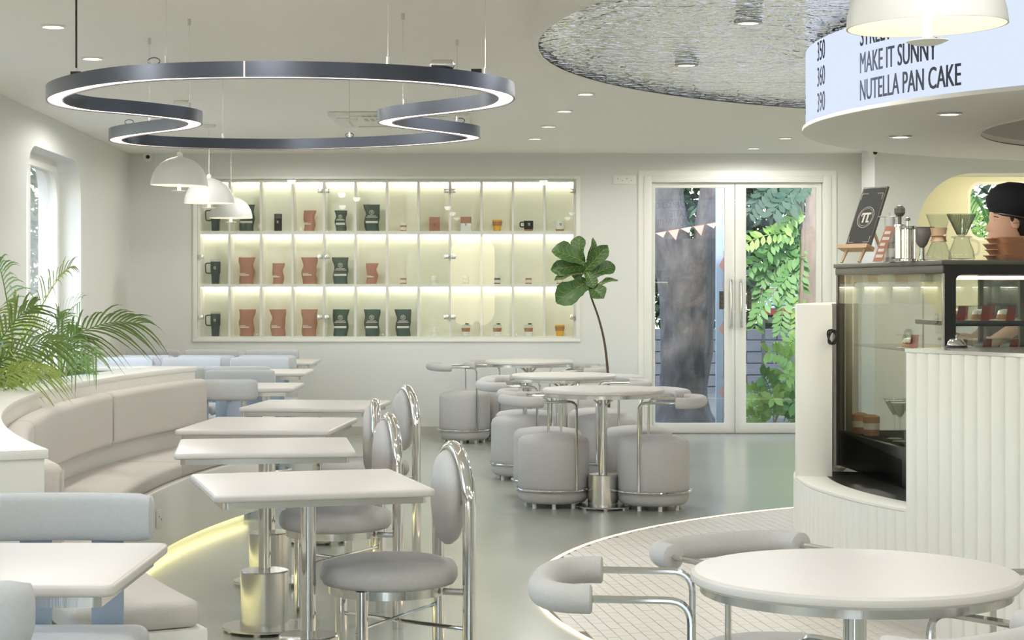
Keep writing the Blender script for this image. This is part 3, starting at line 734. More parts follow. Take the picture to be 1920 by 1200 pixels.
# ------------------------------------------------------------ booth chairs (face +x)
def rb(x0, x1, y0, y1, z0, z1, bev, name, m, par, seg=4):
    return MB().box(x0, x1, y0, y1, z0, z1).build(name, m, par, ang=40, bevel=bev, seg=seg)
def make_booth():
    t = thing('booth_chair', 'x', 'chair', (0, 0, 0), 0, 'booth chairs with wide rounded back pads')
    b = MB(); n = 13; vs = []; ring = []
    for k in range(20):
        a = 2*PI*k/20; c, s = math.cos(a), math.sin(a)
        ring.append((.043*abs(c)**.6*(1 if c > 0 else -1), .066*abs(s)**.6*(1 if s > 0 else -1)))
    secs = []
    for i in range(n):
        u = -1+2*i/(n-1); sc_ = 1.0 if abs(u) < .93 else .90
        secs.append((u*.228, sc_))
    secs = [(-.236, .55)]+secs+[(.236, .55)]
    for y, q in secs:
        cx = -.21+.035*(y/.236)**2
        for rx, rz in ring: vs.append((cx+rx*q, y, .755+rz*q))
    m = len(secs); fs = [(i*20+k, i*20+(k+1) % 20, (i+1)*20+(k+1) % 20, (i+1)*20+k) for i in range(m-1) for k in range(20)]
    fs += [tuple(range(20)), tuple((m-1)*20+k for k in range(20))]
    b.add(vs, fs); b.build('back_pad', M['fabric_b'], t, ang=60)
    rb(-.20, .22, -.225, .225, .375, .462, .035, 'seat', M['fabric_b'], t)
    rb(-.19, .20, -.20, .20, .345, .376, .004, 'seat_pan', M['bluegrey'], t, 1)
    for s in (-1, 1):
        MB().box(-.222, -.208, s*.10-.044, s*.10+.044, .10, .76).build('back_post', M['bluegrey'], t, bevel=.002)
        MB().box(-.19, .18, s*.19-.006, s*.19+.006, 0, .35).build('side_leg', M['bluegrey'], t, bevel=.002)
    MB().box(-.222, -.17, -.18, .18, .30, .345).build('cross_rail', M['bluegrey'], t, bevel=.002)
    return t
bp = make_booth(); ub = [0]
def booth(x, y, face, lab):
    if not ub[0]: ub[0] = 1; bp.location = (x, y, 0); bp.rotation_euler = (0, 0, R_(face)); bp['label'] = lab; return
    dup(bp, (x, y, 0), R_(face), lab)
nm3 = ['left', 'middle', 'right']
def col(ys_pad, face, xs, lab):
    for k, x in enumerate(xs):
        d = 1 if face == 90 else -1
        booth(x, ys_pad+d*.21, face, lab % (nm3[k-len(xs)] if len(xs) == 3 else 'single'))
col(16.62, -90, (-3.19, -2.67, -2.13), '%s grey booth chair in the row backed against the far wall')
col(15.22, 90, (-3.0, -2.50, -2.0), '%s grey booth chair at the near side of the farthest booth table')
col(14.86, -90, (-3.08, -2.54, -2.0), '%s grey booth chair behind the middle booth table')
col(13.17, 90, (-2.82, -2.40, -1.945), '%s grey booth chair in front of the middle booth table')
col(12.68, -90, (-1.84,), '%s grey booth chair behind the booth table nearest the banquette')
col(11.36, 90, (-1.79,), '%s taupe booth chair just past the end of the banquette')
col(5.19, -90, (-1.225,), '%s grey booth chair behind the foreground left table')
col(3.62, 90, (-1.175,), '%s grey booth chair at the bottom left corner')
def booth_table(x0, x1, yc, lab, d=.68):
    t = thing('booth_table', lab, 'table', ((x0+x1)/2, yc, 0), 0, 'long booth tables'); w = x1-x0
    MB().prism(rrect(-w/2, w/2, -d/2, d/2, .03, 5), .724, .75).build('table_top', M['stone'], t, bevel=.008, seg=3)
    MB().prism(rrect(-w/2+.03, w/2-.03, -d/2+.03, d/2-.03, .02, 4), .698, .724).build('edge_band', M['steel'], t, ang=50)
    for s in ((-1, 1) if w > 1.1 else (0,)):
        MB().lathe([(.026, .02), (.026, .698)], 20, (s*(w/2-.32), 0, 0)).build('pole', M['chrome'], t)
        MB().lathe([(0, 0), (.19, 0), (.19, .012), (.18, .02), (0, .02)], 32, (s*(w/2-.32), 0, 0)).build('base_plate', M['steel'], t)
booth_table(-3.25, -1.66, 15.9, 'long white booth table nearest the far wall')
booth_table(-3.10, -1.52, 14.0, 'long white booth table in the middle booth')
booth_table(-2.10, -1.37, 12.0, 'white booth table just past the end of the banquette')
booth_table(-1.66, -.862, 4.36, 'white booth table in the left foreground corner', .68)

# ------------------------------------------------------------ curved banquette and planter
BC = (5.79, 9.1)
def ba(Y, r): return PI-math.asin((Y-BC[1])/r)
def bang(deg): return PI-R_(deg)
N0, N1 = -27.6, 15.3
bq = thing('banquette', 'long curved beige banquette facing the square tables', 'banquette', (BC[0], BC[1], 0))
MB().sector((0, 0), 7.56, 7.99, bang(N0), bang(N1), .055, .37, 60).build('bench_base', M['white'], bq, bevel=.01)
MB().sector((0, 0), 7.64, 7.99, bang(N0+.4), bang(N1-.3), 0, .055, 60).build('toe_kick', M['white'], bq)
MB().sector((0, 0), 7.612, 7.63, bang(N0+.5), bang(N1-.3), .043, .052, 60).build('led_strip', M['benchled'], bq)
cuts = [N0, -17.6, -5.3, 6.2, N1]
for a, b in zip(cuts[:-1], cuts[1:]):
    MB().sector((0, 0), 7.58, 7.975, bang(a+.02), bang(b-.02), .372, .455, 20).build('seat_cushion', M['fabric_w'], bq, ang=50, bevel=.028, seg=4)
cuts = [-24.0, -17.2, -10.0, 4.5, N1]
for a, b in zip(cuts[:-1], cuts[1:]):
    p = MB().sector((0, 0), 7.885, 7.985, bang(a+.03), bang(b-.03), .56, .835, 20).build('back_cushion', M['fabric_w'], bq, ang=50, bevel=.032, seg=4)
    for q in (a+.05,):
        an = bang(q); MB().tube([(7.888*math.cos(an), 7.888*math.sin(an), z) for z in (.585, .65, .75, .812)], .004, 6).build('piping', M['fabric_w'], p)
an = ba(FL(305, 1060).y, 7.58); 
pl = thing('planter_wall', 'curved white planter wall with stone ledge behind the banquette', 'planter', (BC[0], BC[1], 0))
W0 = -25.8; WO = 8.72
MB().sector((0, 0), 7.995, 8.16, bang(W0), bang(N1+.3), 0, .875, 60).build('inner_wall', M['white'], pl)
MB().sector((0, 0), WO, WO+.1, bang(W0), bang(N1+.3), 0, .875, 60).build('outer_wall', M['white'], pl)
MB().sector((0, 0), 8.16, WO, bang(W0), bang(W0+.9), 0, .875, 2).build('end_wall', M['white'], pl)
MB().sector((0, 0), 8.16, WO, bang(N1-.4), bang(N1+.3), 0, .875, 2).build('end_wall', M['white'], pl)
MB().sector((0, 0), 8.16, WO, bang(W0+.9), bang(N1-.4), .6, .80, 40).build('soil', M['soil'], pl)
MB().sector((0, 0), 7.985, 8.24, bang(W0-.12), bang(N1+.4), .876, .905, 60).build('ledge', M['ledge'], pl, bevel=.004)
MB().sector((0, 0), WO-.05, WO+.11, bang(W0-.12), bang(N1+.4), .876, .905, 60).build('ledge', M['ledge'], pl, bevel=.004)
MB().sector((0, 0), 8.24, WO-.05, bang(W0-.12), bang(W0+2.2), .876, .905, 4).build('ledge', M['ledge'], pl, bevel=.004)
MB().sector((0, 0), 8.24, WO-.05, bang(N1-.6), bang(N1+.4), .876, .905, 4).build('ledge', M['ledge'], pl, bevel=.004)
q = FL(306, 1060); aa = math.atan2(q.y-BC[1], q.x-BC[0])
socket((BC[0]+7.557*math.cos(aa), BC[1]+7.557*math.sin(aa), .235), aa+PI+PI/2, .085, .085, 'white socket plate on the front of the banquette', 2)

# ------------------------------------------------------------ palms
def frond(base, tip, sag, ll, n, m, par, seedv, wid=.011, name='frond'):
    rnd = random.Random(seedv); base = Vector(base); tip = Vector(tip); mid = (base+tip)/2+Vector((0, 0, sag))
    pts = [base*(1-t)**2+mid*2*t*(1-t)+tip*t*t for t in [k/14 for k in range(15)]]
    roll = R_(rnd.uniform(35, 70))*(1 if rnd.random() < .5 else -1)
    b = MB().tube(pts, [.006*(1-.75*k/14) for k in range(15)], 6)
    for k in range(n):
        t = .30+.70*k/(n-1)
        p = base*(1-t)**2+mid*2*t*(1-t)+tip*t*t
        tg = ((mid-base)*(1-t)+(tip-mid)*t).normalized()
        side = tg.cross(Vector((0, 0, 1)))
        side = side.normalized() if side.length > .05 else Vector((1, 0, 0))
        up = side.cross(tg)
        side, up = side*math.cos(roll)+up*math.sin(roll), up*math.cos(roll)-side*math.sin(roll)
        L = ll*(.55+.45*math.sin(PI*min(1, .12+.9*(t-.3)/.7)))*rnd.uniform(.85, 1.1)
        for s in (-1, 1):
            dr = (side*s*(.95-.45*t)+tg*(.45+.55*t)+up*.42+Vector((rnd.uniform(-.07, .07),)*3)).normalized()
            q0 = p; pts3 = []; drop = rnd.uniform(.45, .8)
            for j in range(6):
                f = j/5; pts3.append(q0+dr*L*f-Vector((0, 0, drop*L*f*f)))
            wv = dr.cross(up).normalized()
            if wv.length < .1: wv = tg
            ws = [wid*.5, wid, wid, wid*.85, wid*.55, .001]
            vs = []
            for pp, ww in zip(pts3, ws): vs += [pp-wv*ww*.5, pp+wv*ww*.5]
            b.add(vs, [(2*j, 2*j+1, 2*j+3, 2*j+2) for j in range(5)])
    return b.build(name, m, par, flat=True, norm=False)
def palm(loc, tips, lab, seedv):
    t = thing('areca_palm', lab, 'palm', loc, 0, 'areca palms in the planter')
    o = Vector(loc)
    for k, (tp, sag, ll, n) in enumerate(tips):
        rnd = random.Random(seedv+k)
        bs = Vector((rnd.uniform(-.05, .05), rnd.uniform(-.05, .05), 0))
        frond(bs, Vector(tp)-o, sag, ll, n, M['palm2'] if (k % 3 == 1) else M['palm'], t, seedv*10+k)
    for k in range(4):
        a = k*1.7; MB().tube([(.03*math.cos(a), .03*math.sin(a), 0), (.05*math.cos(a), .05*math.sin(a), .22)], [.012, .007], 8).build('cane', M['palm2'], t)
zs = .80
def ptips(loc, specs): return [((loc[0]+dx, loc[1]+dy, loc[2]+dz), sag, ll, n) for dx, dy, dz, sag, ll, n in specs]
L1 = (-2.57, 9.65, zs)
palm(L1, [(P(258, 606, 9.5), .26, .30, 20), (P(128, 505, 9.8), .22, .30, 18), (P(-6, 490, 9.5), .26, .32, 18), (P(150, 566, 9.3), .16, .26, 17), (P(30, 560, 9.2), .16, .28, 17),
          (P(180, 668, 9.3), .26, .24, 17), (P(-30, 600, 9.8), .22, .28, 17)], 'feathery green palm with arching fronds in the planter', 3)
L2 = (-2.60, 8.85, zs)
palm(L2, [(P(60, 575, 8.7), .16, .26, 17), (P(-30, 560, 8.7), .18, .28, 17), (P(112, 640, 8.6), .18, .22, 17), (P(0, 650, 8.3), .2, .22, 17), (P(100, 700, 8.5), .16, .2, 16), (P(-40, 640, 8.6), .2, .24, 16)], 'low bushy palm at the left edge of the planter', 5)
L3 = (-2.52, 10.4, zs)
palm(L3, [(P(150, 630, 10.2), .2, .24, 17), (P(60, 610, 10.3), .2, .26, 17), (P(110, 590, 10.5), .14, .24, 17), (P(165, 690, 10.2), .16, .2, 16)], 'darker palm clump behind the arching palm', 9)
# grass-like filler at the foot of the palms
t = thing('spider_plant', 'tuft of long yellow-green blades low in the planter', 'plant', (-2.50, 9.0, zs))
rnd = random.Random(4)
for k in range(90):
    a = rnd.uniform(0, 2*PI); L = rnd.uniform(.16, .32); h = rnd.uniform(.14, .34); w = rnd.uniform(.005, .008)
    x0 = rnd.uniform(-.14, .14); y0 = rnd.uniform(-.5, .5); c, s = math.cos(a), math.sin(a); vs = []
    for j in range(6):
        f = j/5; r = L*f; z = h*(1-(1.35*f-.75)**2/.5625*1.0)+.0 if f > .0 else 0
        ww = w*(1-f**3)
        vs += [(x0+r*c-s*ww, y0+r*s+c*ww, max(z, 0)), (x0+r*c+s*ww, y0+r*s-c*ww, max(z, 0))]
    MB().add(vs, [(2*i, 2*i+1, 2*i+3, 2*i+2) for i in range(5)]).build('blade', M['palm2'] if k % 2 else M['palm'], t, flat=True, norm=False)

# ------------------------------------------------------------ fiddle-leaf fig
FY = 15.25
def FP(px, py, dy=0): return P(px, py, FY+dy)
fb = Vector((FP(1142, 800).x, FY, 0))
t = thing('fiddle_leaf_fig', 'slender fig tree with big green leaves before the cabinet', 'fig tree', fb)
stem = [FP(1141, 722), FP(1139, 690), FP(1133, 640), FP(1122, 595), FP(1108, 555), FP(1101, 520), FP(1095, 488)]
MB().tube(catmull([Vector((fb.x, FY, .26))]+stem, 5), [.012-.00018*k for k in range(36)], 8).xf(Matrix.Translation(-fb)).build('trunk', M['stem'], t)
MB().lathe([(0, 0), (.13, 0), (.16, .28), (.15, .28), (.14, .25), (0, .25)], 32).build('pot', M['white'], t)
MB().lathe([(0, .255), (.14, .255)], 24, cap=False).build('soil', M['soil'], t)
def figleaf(a, b, w, nrm, par, curl=.12):
    a = Vector(a); b = Vector(b); d = b-a; L = d.length; d.normalize(); nrm = (Vector(nrm)-d*Vector(nrm).dot(d)).normalized(); s = d.cross(nrm)
    prof = [(0, .06), (.07, .30), (.18, .50), (.34, .50), (.5, .60), (.66, .74), (.8, .72), (.92, .46), (1, .05)]
    vs = []
    for f, ww in prof:
        hw = w*ww*.58; bend = nrm*(2.2*curl*L*(-(f-.35)**2)+.02)
        for q in (-1, -.5, 0, .5, 1):
            vs.append(a+d*L*f+s*q*hw+bend+nrm*(.42*hw*abs(q)+.035*L*math.sin(11*f+q*3+w*40)*abs(q)))
    fs = [(i*5+k, i*5+k+1, i*5+5+k+1, i*5+5+k) for i in range(len(prof)-1) for k in range(4)]
    MB().add(vs, fs).xf(Matrix.Translation(-fb)).build('leaf', M['leaf'], par, ang=60, norm=False)
    mid = [vs[i*5+2]+nrm*.003 for i in range(len(prof))]
    vb = MB().tube(mid, [.0028*(1-.8*i/8) for i in range(9)], 4)
    for i in range(1, 7):
        for e in (0, 4): vb.tube([mid[i], (vs[(i+1)*5+(1 if e == 0 else 3)]+nrm*.003), vs[min(i+1, 8)*5+e]*.85+mid[min(i+1, 8)]*.15+nrm*.003], .0013, 3)
    vb.xf(Matrix.Translation(-fb)).build('leaf_veins', M['palm2'], par)
for a, b, w, nr, dy in (((1097, 495), (1036, 468), .22, (.3, -1, .6), -.1), ((1090, 490), (1086, 442), .16, (-.5, -1, .2), .0), ((1096, 488), (1113, 446), .09, (.8, -.6, .2), 0), ((1096, 508), (1139, 460), .15, (.3, -1, .2), -.08),
        ((1094, 500), (1033, 506), .16, (.1, -1, .3), -.05), ((1104, 520), (1153, 498), .15, (.2, -1, .5), .05), ((1098, 516), (1040, 524), .13, (0, -.5, 1), -.1), ((1108, 545), (1158, 524), .09, (.1, -.5, 1), 0),
        ((1103, 528), (1044, 566), .24, (.1, -1, .35), -.12), ((1104, 536), (1132, 560), .17, (.2, -1, .2), -.1), ((1100, 512), (1114, 540), .12, (0, -1, .4), -.06), ((1099, 530), (1072, 548), .16, (.3, -1, .1), -.06), ((1097, 500), (1075, 520), .13, (.4, -1, .4), .08)):
    figleaf(FP(*a), FP(b[0], b[1], dy), w, nr, t)

# ------------------------------------------------------------ wavy ring lamp
ZL0, ZL1 = 2.148, 2.205
cp = [(525,146),(400,147),(300,150),(215,157),(150,168),(104,183),(112,197),(160,207),(230,213),(300,220),(352,227),(366,234),(338,243),(280,250),(232,257),(216,263),(236,270),(300,275.5),(400,279),(545,280.5),(690,276.5),(795,271),(868,264),(889,258.5),(858,252),(792,244),(738,236.5),(722,229),(762,220.5),(850,211),(920,201),(948,189),(940,177),(885,165),(790,155),(660,148.5)]
ctl = []
for x, y in cp:
    Y = F*(ZL0-CAMZ)/(HOR-y); ctl.append(Vector(((x-960)/F*Y, Y, 0)))
path = catmull(ctl, 8, True)
for _ in range(6): path = [(path[i-1]+path[i]*2+path[(i+1) % len(path)])/4 for i in range(len(path))]
lo = sum(path, Vector())/len(path)
path = [p-lo for p in path]
ring = thing('ring_lamp', 'large wavy dark ring lamp with glowing underside hung by wires', 'ring lamp', lo)
def ribbon(prof, name, m, par):
    vs = []; n = len(path); k = len(prof)
    for i in range(n):
        tg = (path[(i+1) % n]-path[i-1]).normalized(); nn = Vector((tg.y, -tg.x, 0))
        for o_, z in prof: vs.append(path[i]+nn*o_+Vector((0, 0, z)))
    fs = [(i*k+j, i*k+(j+1) % k, ((i+1) % n)*k+(j+1) % k, ((i+1) % n)*k+j) for i in range(n) for j in range(k)]
    return MB().add(vs, fs).build(name, m, par, ang=50)
ribbon([(-.036, ZL0), (-.036, ZL1), (.036, ZL1), (.036, ZL0), (.029, ZL0), (.029, ZL0+.006), (-.029, ZL0+.006), (-.029, ZL0)], 'housing', M['dark'], ring)
ribbon([(-.0285, ZL0+.004), (-.0285, ZL0+.0055), (.0285, ZL0+.0055), (.0285, ZL0+.004)], 'diffuser', M['strip'], ring)
def near_path(px, py, z):
    Y = F*(z-CAMZ)/(HOR-py); q = Vector(((px-960)/F*Y, Y, 0))-lo; q.z = 0
    return min(path, key=lambda p: (Vector((p.x, p.y, 0))-q).length)
for px, py in ((107, 140), (295, 118), (235, 225), (358, 205), (740, 116), (417, 262), (880, 230), (735, 196), (947, 140), (702, 265)):
    p = near_path(px, py, ZL1)
    cb = MB().tube([(p.x, p.y, ZL1), (p.x, p.y, H)], .0012 if px != 107 else .004, 6).build('suspension_wire', M['steel'] if px != 107 else M['black'], ring)
    MB().cyl((p.x, p.y, H-.03), .008, .03, 10).build('ceiling_grip', M['steel'], cb)
    MB().cyl((p.x, p.y, ZL1), .006, .03, 10).build('wire_grip', M['steel'], cb)
for px, py in ((267, 118), (208, 232), (662, 258), (892, 230)):
    p = near_path(px, py, ZL1)
    MB().tube([(p.x+.022*math.cos(a), p.y, ZL1+.014+.012*math.sin(a)) for a in [2*PI*k/14 for k in range(14)]], .002, 5, True).build('cable_loop', M['dark'], ring)
p = near_path(880, 122, ZL1)
MB().lathe([(0, -.05), (.018, -.04), (.02, 0), (.018, .04), (0, .05)], 14).xf(Matrix.Translation((p.x, p.y, ZL1+.018))@Matrix.Rotation(PI/2, 4, 'Y')).build('cable_joint', M['steel'], ring)
p = near_path(935, 135, ZL1); MB().box(p.x-.02, p.x+.02, p.y-.012, p.y+.012, ZL1, ZL1+.018).build('driver_box', M['black'], ring)
p = near_path(105, 140, ZL1); MB().box(p.x-.02, p.x+.02, p.y-.012, p.y+.012, ZL1, ZL1+.016).build('driver_box', M['black'], ring)
p = near_path(460, 147, ZL0); MB().box(p.x-.002, p.x+.002, p.y-.0375, p.y-.0345, ZL0, ZL1).build('joint_glow', M['strip'], ring)

# ------------------------------------------------------------ dome pendants
def pendant(x, y, z, lab, tilt=0):
    t = thing('dome_pendant', lab, 'pendant lamp', (x, y, z), 0, 'white dome pendant lamps')
    t.rotation_euler = (0, tilt, 0)
    r = .19; pr = [(r, 0), (r*.985, .03), (r*.93, .07), (r*.82, .11), (r*.66, .145), (r*.44, .172), (r*.2, .188), (.02, .193)]
    inn = [(q-.004, zz-.003) for q, zz in pr[1:]]
    MB().lathe([(r-.004, 0)]+[(max(.012, q-.004), zz-.003) for q, zz in pr[1:]][::1], 48, cap=False).build('shade_lining', M['white'], t, ang=60)
    MB().lathe([(r-.004, 0)]+pr, 48, cap=False).build('shade', M['shade'], t, ang=60)
    MB().lathe([(.018, .19), (.018, .215), (.006, .225), (0, .225)], 16).build('cap', M['white'], t)
    MB().tube([(0, 0, .22), (0, 0, H-z)], .0025, 6).build('cord', M['white'], t)
    MB().lathe([(.05, H-z-.022), (.05, H-z-.002), (0, H-z-.001)], 24).build('ceiling_rose', M['white'], t)
    MB().lathe([(0, -.036), (.012, -.034), (.010, -.01), (.012, .03), (.012, .09), (0, .1)], 16).build('bulb', M['bulb'], t)
    for k in range(8):
        a = 2*PI*k/8; MB().tube([(.03*math.cos(a), .03*math.sin(a), .03), (.03*math.cos(a), .03*math.sin(a), .10)], .004, 6).build('bulb_rod', M['bulb'], t)
    MB().lathe([(0, -.046), (.03, -.043), (.05, -.035), (.048, -.0335), (0, -.034)], 32).build('lower_disc', M['white'], t)
    l = bpy.data.lights.new('pendant_lamp', 'POINT'); l.energy = .9*LAMP; l.color = (1, .74, .48); l.shadow_soft_size = .03
    o = bpy.data.objects.new('pendant_lamp', l); COL.objects.link(o); o.parent = t; o.location = (0, 0, .13)
a = P(1738, 50, 4.45); pendant(a.x, a.y, a.z-.0, 'white dome pendant close up, over the foreground table', R_(-1.5))
for px, py, Y, lab in ((336, 348, 12.43, 'white dome pendant, nearest of the three over the booths'), (392, 381, 14.3, 'white dome pendant, middle of the three over the booths'), (433, 409, 16.5, 'white dome pendant, farthest of the three over the booths')):
    a = P(px, py, Y); pendant(a.x, a.y, a.z, lab, R_(1.2) if Y < 13 else 0)

# ------------------------------------------------------------ bar counter
RB = 2.52
bar = thing('bar_counter', 'curved white fluted bar counter with cut-out for the cake case', 'counter', (CC[0], CC[1], 0))
def cpt(r, phi): return (r*math.cos(phi), r*math.sin(phi))
PH_T = hitphi.__globals__ and None
def hitR(px, R):
    s = (px-960)/F; A = 1+s*s; B = -2*(s*CC[0]+CC[1]); Cq = CC[0]**2+CC[1]**2-R**2
    t = (-B-math.sqrt(max(0, B*B-4*A*Cq)))/(2*A); return math.atan2(t-CC[1], s*t-CC[0]) % (2*PI)
ph1 = hitR(1701, RB); ph0 = R_(176); phe = R_(236); phs = R_(150)
MB().sector((0, 0), 2.30, RB-.006, phs, ph1, .25, .49, 40).build('low_wall', M['counter'], bar)
MB().sector((0, 0), 2.385, RB+.008, ph0, ph1, .49, .505, 40).build('ledge', M['counter'], bar, bevel=.003)
MB().sector((0, 0), 2.10, 2.384, ph0-.1, ph1, .485, .503, 40).build('case_bed', M['black'], bar)
MB().sector((0, 0), 2.36, RB+.004, phs, ph0, .49, 1.305, 20).build('end_post', M['counter'], bar, bevel=.004)
MB().sector((0, 0), 2.36, RB-.006, ph1, phe, .25, 1.128, 40).build('tall_wall', M['counter'], bar)
MB().sector((0, 0), 2.2, 2.40, phs, phe, 0, .25, 60).build('plinth', M['fabric_w'], bar)
PITCH = .066/RB
fl1 = None; n = 0
ph = phs+PITCH/2
bt = {}
def batten(z0, z1):
    if (z0, z1) not in bt:
        b = MB(); prof = [(.0328*math.cos(a), -.019*math.sin(a)) for a in [PI*k/7 for k in range(8)]]
        b.prism(prof, z0, z1); bt[(z0, z1)] = b.build('fluted_batten', M['counter'], bar, ang=50); return bt[(z0, z1)]
    o = bt[(z0, z1)].copy(); COL.objects.link(o); o.parent = bar; return o
while ph < phe:
    tall = ph > ph1; pz = (.012, 1.128) if (tall and ph > hitR(1752, RB)) else ((.25, 1.128) if tall else (.25, .489))
    o = batten(*pz); o.location = (*cpt(RB-.006, ph), 0); o.rotation_euler = (0, 0, ph+PI/2); ph += PITCH
MB().sector((0, 0), 2.40, RB-.007, hitR(1752, RB), phe, .0, .25, 20).build('low_panel', M['counter'], bar)
arcp = [cpt(RB+.012, ph1+(phe-ph1)*k/24) for k in range(25)]
MB().prism(arcp+[(arcp[-1][0], 7.66-CC[1]), (1.80-CC[0], 7.66-CC[1])], 1.129, 1.143).build('counter_top', M['steel'], bar)
MB().tube([Vector((*cpt(2.43, ph0+x), z)) for x, z in ((-.02, .02), (.03, .16), (.07, .10), (.10, .18), (.13, .06), (.15, .02))], .004, 6).build('loose_light_wire', M['floorled'], bar)
pf = MB().lathe([(0, .10), (2.12, .10), (2.12, 0)], 64, (CC[0], CC[1], 0.006), cap=False).build('bar_floor', M['base']); tag(pf, 'raised floor inside the round bar', 'floor', kind='structure')
t = thing('cable_coil', 'black coiled cable hanging at the end of the bar', 'cable', (*[c+q for c, q in zip(CC, cpt(2.365, ph0+.004))], 1.155))
for k in range(3): MB().tube([(.018*math.cos(a)*(1-.1*k), -.012-.006*k, .034*math.sin(a)) for a in [2*PI*j/18 for j in range(18)]], .004, 5, True).xf(Matrix.Rotation(.4*k-.4, 4, 'Y')).build('loop', M['black'], t)

# ------------------------------------------------------------ cake display case
A = (1.782, 7.70); wv = Vector((.9939, .110)); crz = math.atan2(wv.y, wv.x)
M['caselining'] = mat('case_lining', rgb(206, 203, 188), .6)
case = thing('cake_display_case', 'black and glass refrigerated cake case on the bar', 'display case', (A[0], A[1], .505), crz)
CW, CD, Z0, ZT_ = .56, 1.56, 0.0, .995
MB().box(0, CW, .02, CD, Z0, .172).build('base', M['black'], case, bevel=.004)
MB().box(-.006, CW, 0, CD+.01, .94, .975).build('header', M['casegrey'], case, bevel=.003)
MB().box(-.014, CW+.01, -.012, CD+.016, .975, .995).build('top_board', M['casegrey'], case, bevel=.003)
MB().box(0, .035, -.004, .0, .0, .94).build('corner_trim', M['steel'], case)
MB().box(-.004, .014, -.002, .016, 0, .94).build('corner_post', M['chrome'], case)
MB().box(-.004, .03, CD-.03, CD, .0, .94).build('rear_post', M['casegrey'], case)
MB().box(.0, .005, .016, CD-.03, .005, .94).build('side_pane', M['caseglass'], case)
MB().plate([(.03, .165), (CD-.05, .165), (CD-.05, .94), (.03, .94)], [rrect(.05, CD-.16, .17, .905, .05)], lambda u, v, w: (.03+w, u, v), .008).build('inner_frame', M['caselining'], case)
MB().plate([(0, .63), (CW, .63), (CW, .975), (0, .975)], [rrect(.048, CW-.03, .60+.03, .935, .028)], lambda u, v, w: (u, -.008+w, v), .02).build('front_frame', M['black'], case)
MB().box(.04, CW-.02, .004, .008, .63, .94).build('front_pane', M['clear'], case)
MB().box(0, CW, .0, .012, 0, .63).build('front_panel', M['black'], case)
MB().box(CW-.02, CW, .02, CD, .165, .94).build('staff_side_panel', M['clear'], case)
for y_ in (.03, .52, 1.02, CD-.06): MB().box(CW-.03, CW+.004, y_, y_+.022, .165, .94).build('sliding_door_stile', M['casegrey'], case)
MB().box(.02, CW-.02, CD-.03, CD-.015, .165, .94).build('rear_panel', M['clear'], case)
MB().box(.02, CW-.02, .03, CD-.05, .165, .172).build('deck', M['steel'], case)
MB().box(.045, .43, .05, CD-.1, .595, .603).build('shelf', M['clear'], case)
MB().box(.06, .42, .05, .55, .72, .742).build('tray_shelf', M['black'], case, bevel=.004)
MB().box(.05, CW-.05, .07, .085, .915, .93).build('light_bar', M['warmled'], case)
MB().box(.045, .06, .25, 1.25, .915, .93).build('light_bar', M['cabled'], case)
for x in (.12, .24):
    MB().box(x, x+.006, .62, .63, .17, .93).build('rear_upright', M['steel'], case)
_cl = bpy.data.lights.new('case_light', 'AREA'); _cl.shape = 'RECTANGLE'; _cl.size = .05; _cl.size_y = 1.2; _cl.energy = 2.2*LAMP; _cl.color = (1, .93, .78)
_co = bpy.data.objects.new('case_light', _cl); COL.objects.link(_co); _co.parent = case; _co.location = (.12, .75, .93)
def cw_(x, y, z):
    v = Vector((A[0], A[1]))+wv*x+Vector((-wv.y, wv.x))*y; return (v.x, v.y, .505+z)
def cake(x, y, z, lab, s=1):
    t = thing('cake_box', lab, 'cake box', cw_(x, y, z), crz, 'clear boxes of cake in the case')
    MB().lathe([(0, 0), (.035*s, 0), (.04*s, .012), (.034*s, .03), (.02*s, .036), (0, .036)], 14).build('pastry', M['cork'], t)
    MB().lathe([(.036*s, .026), (.03*s, .042), (.012*s, .048), (0, .048)], 12).build('cream_topping', M['porc'], t)
    MB().box(-.05*s, .05*s, -.045*s, .045*s, .0, .004).build('box_tray', M['porc'], t)
    MB().plate([(-.05*s, .004), (.05*s, .004), (.05*s, .06), (-.05*s, .06)], [], lambda u, v, w: (u, -.046*s-w, v), .001).build('box_wall', M['clear'], t)
    MB().box(-.052*s, .052*s, -.047*s, .047*s, .058, .062).build('box_lid', M['clear'], t)
    MB().add([(-.018, -.052, .002), (.018, -.052, .002), (.03, -.040, .062), (-.006, -.040, .062), (-.018, -.05, .002), (.018, -.05, .002), (.03, -.038, .062), (-.006, -.038, .062)],
             [(0, 1, 2, 3), (7, 6, 5, 4), (0, 4, 5, 1), (1, 5, 6, 2), (2, 6, 7, 3), (3, 7, 4, 0)]).build('red_tag', M['red'], t)
for k, (x, y, z, w) in enumerate(((.10, .13, .7425, 'leftmost on the upper tray'), (.20, .12, .7425, 'second on the upper tray'), (.31, .12, .7425, 'third on the upper tray, beside the cream one'), (.16, .27, .7425, 'behind left on the upper tray'), (.28, .28, .7425, 'behind right on the upper tray'),
        (.10, .12, .6035, 'left on the lower glass shelf'), (.21, .13, .6035, 'middle on the lower glass shelf'), (.33, .14, .6035, 'right on the lower glass shelf'), (.12, .8, .6035, 'at the far end of the lower glass shelf'))):
    cake(x, y, z, 'clear box of cake with red tag, '+w)
for k, (x, y) in enumerate(((.10, .88), (.12, 1.02), (.22, .95))):
    t = thing('martini_glass', 'stemmed martini glass on the case deck, '+('nearest', 'farther back', 'behind the other two')[k], 'glass', cw_(x, y, .1725), 0, 'martini glasses in the case')
    MB().lathe([(0, 0), (.036, .001), (.006, .008), (.0035, .02), (.0035, .10), (.008, .108), (.055, .19), (.0535, .19), (.006, .111), (0, .110)], 24).build('glass_body', M['clear'], t)
    MB().lathe([(.007, .114), (.046, .178), (0, .178)], 20).build('mousse', M['porc'], t)
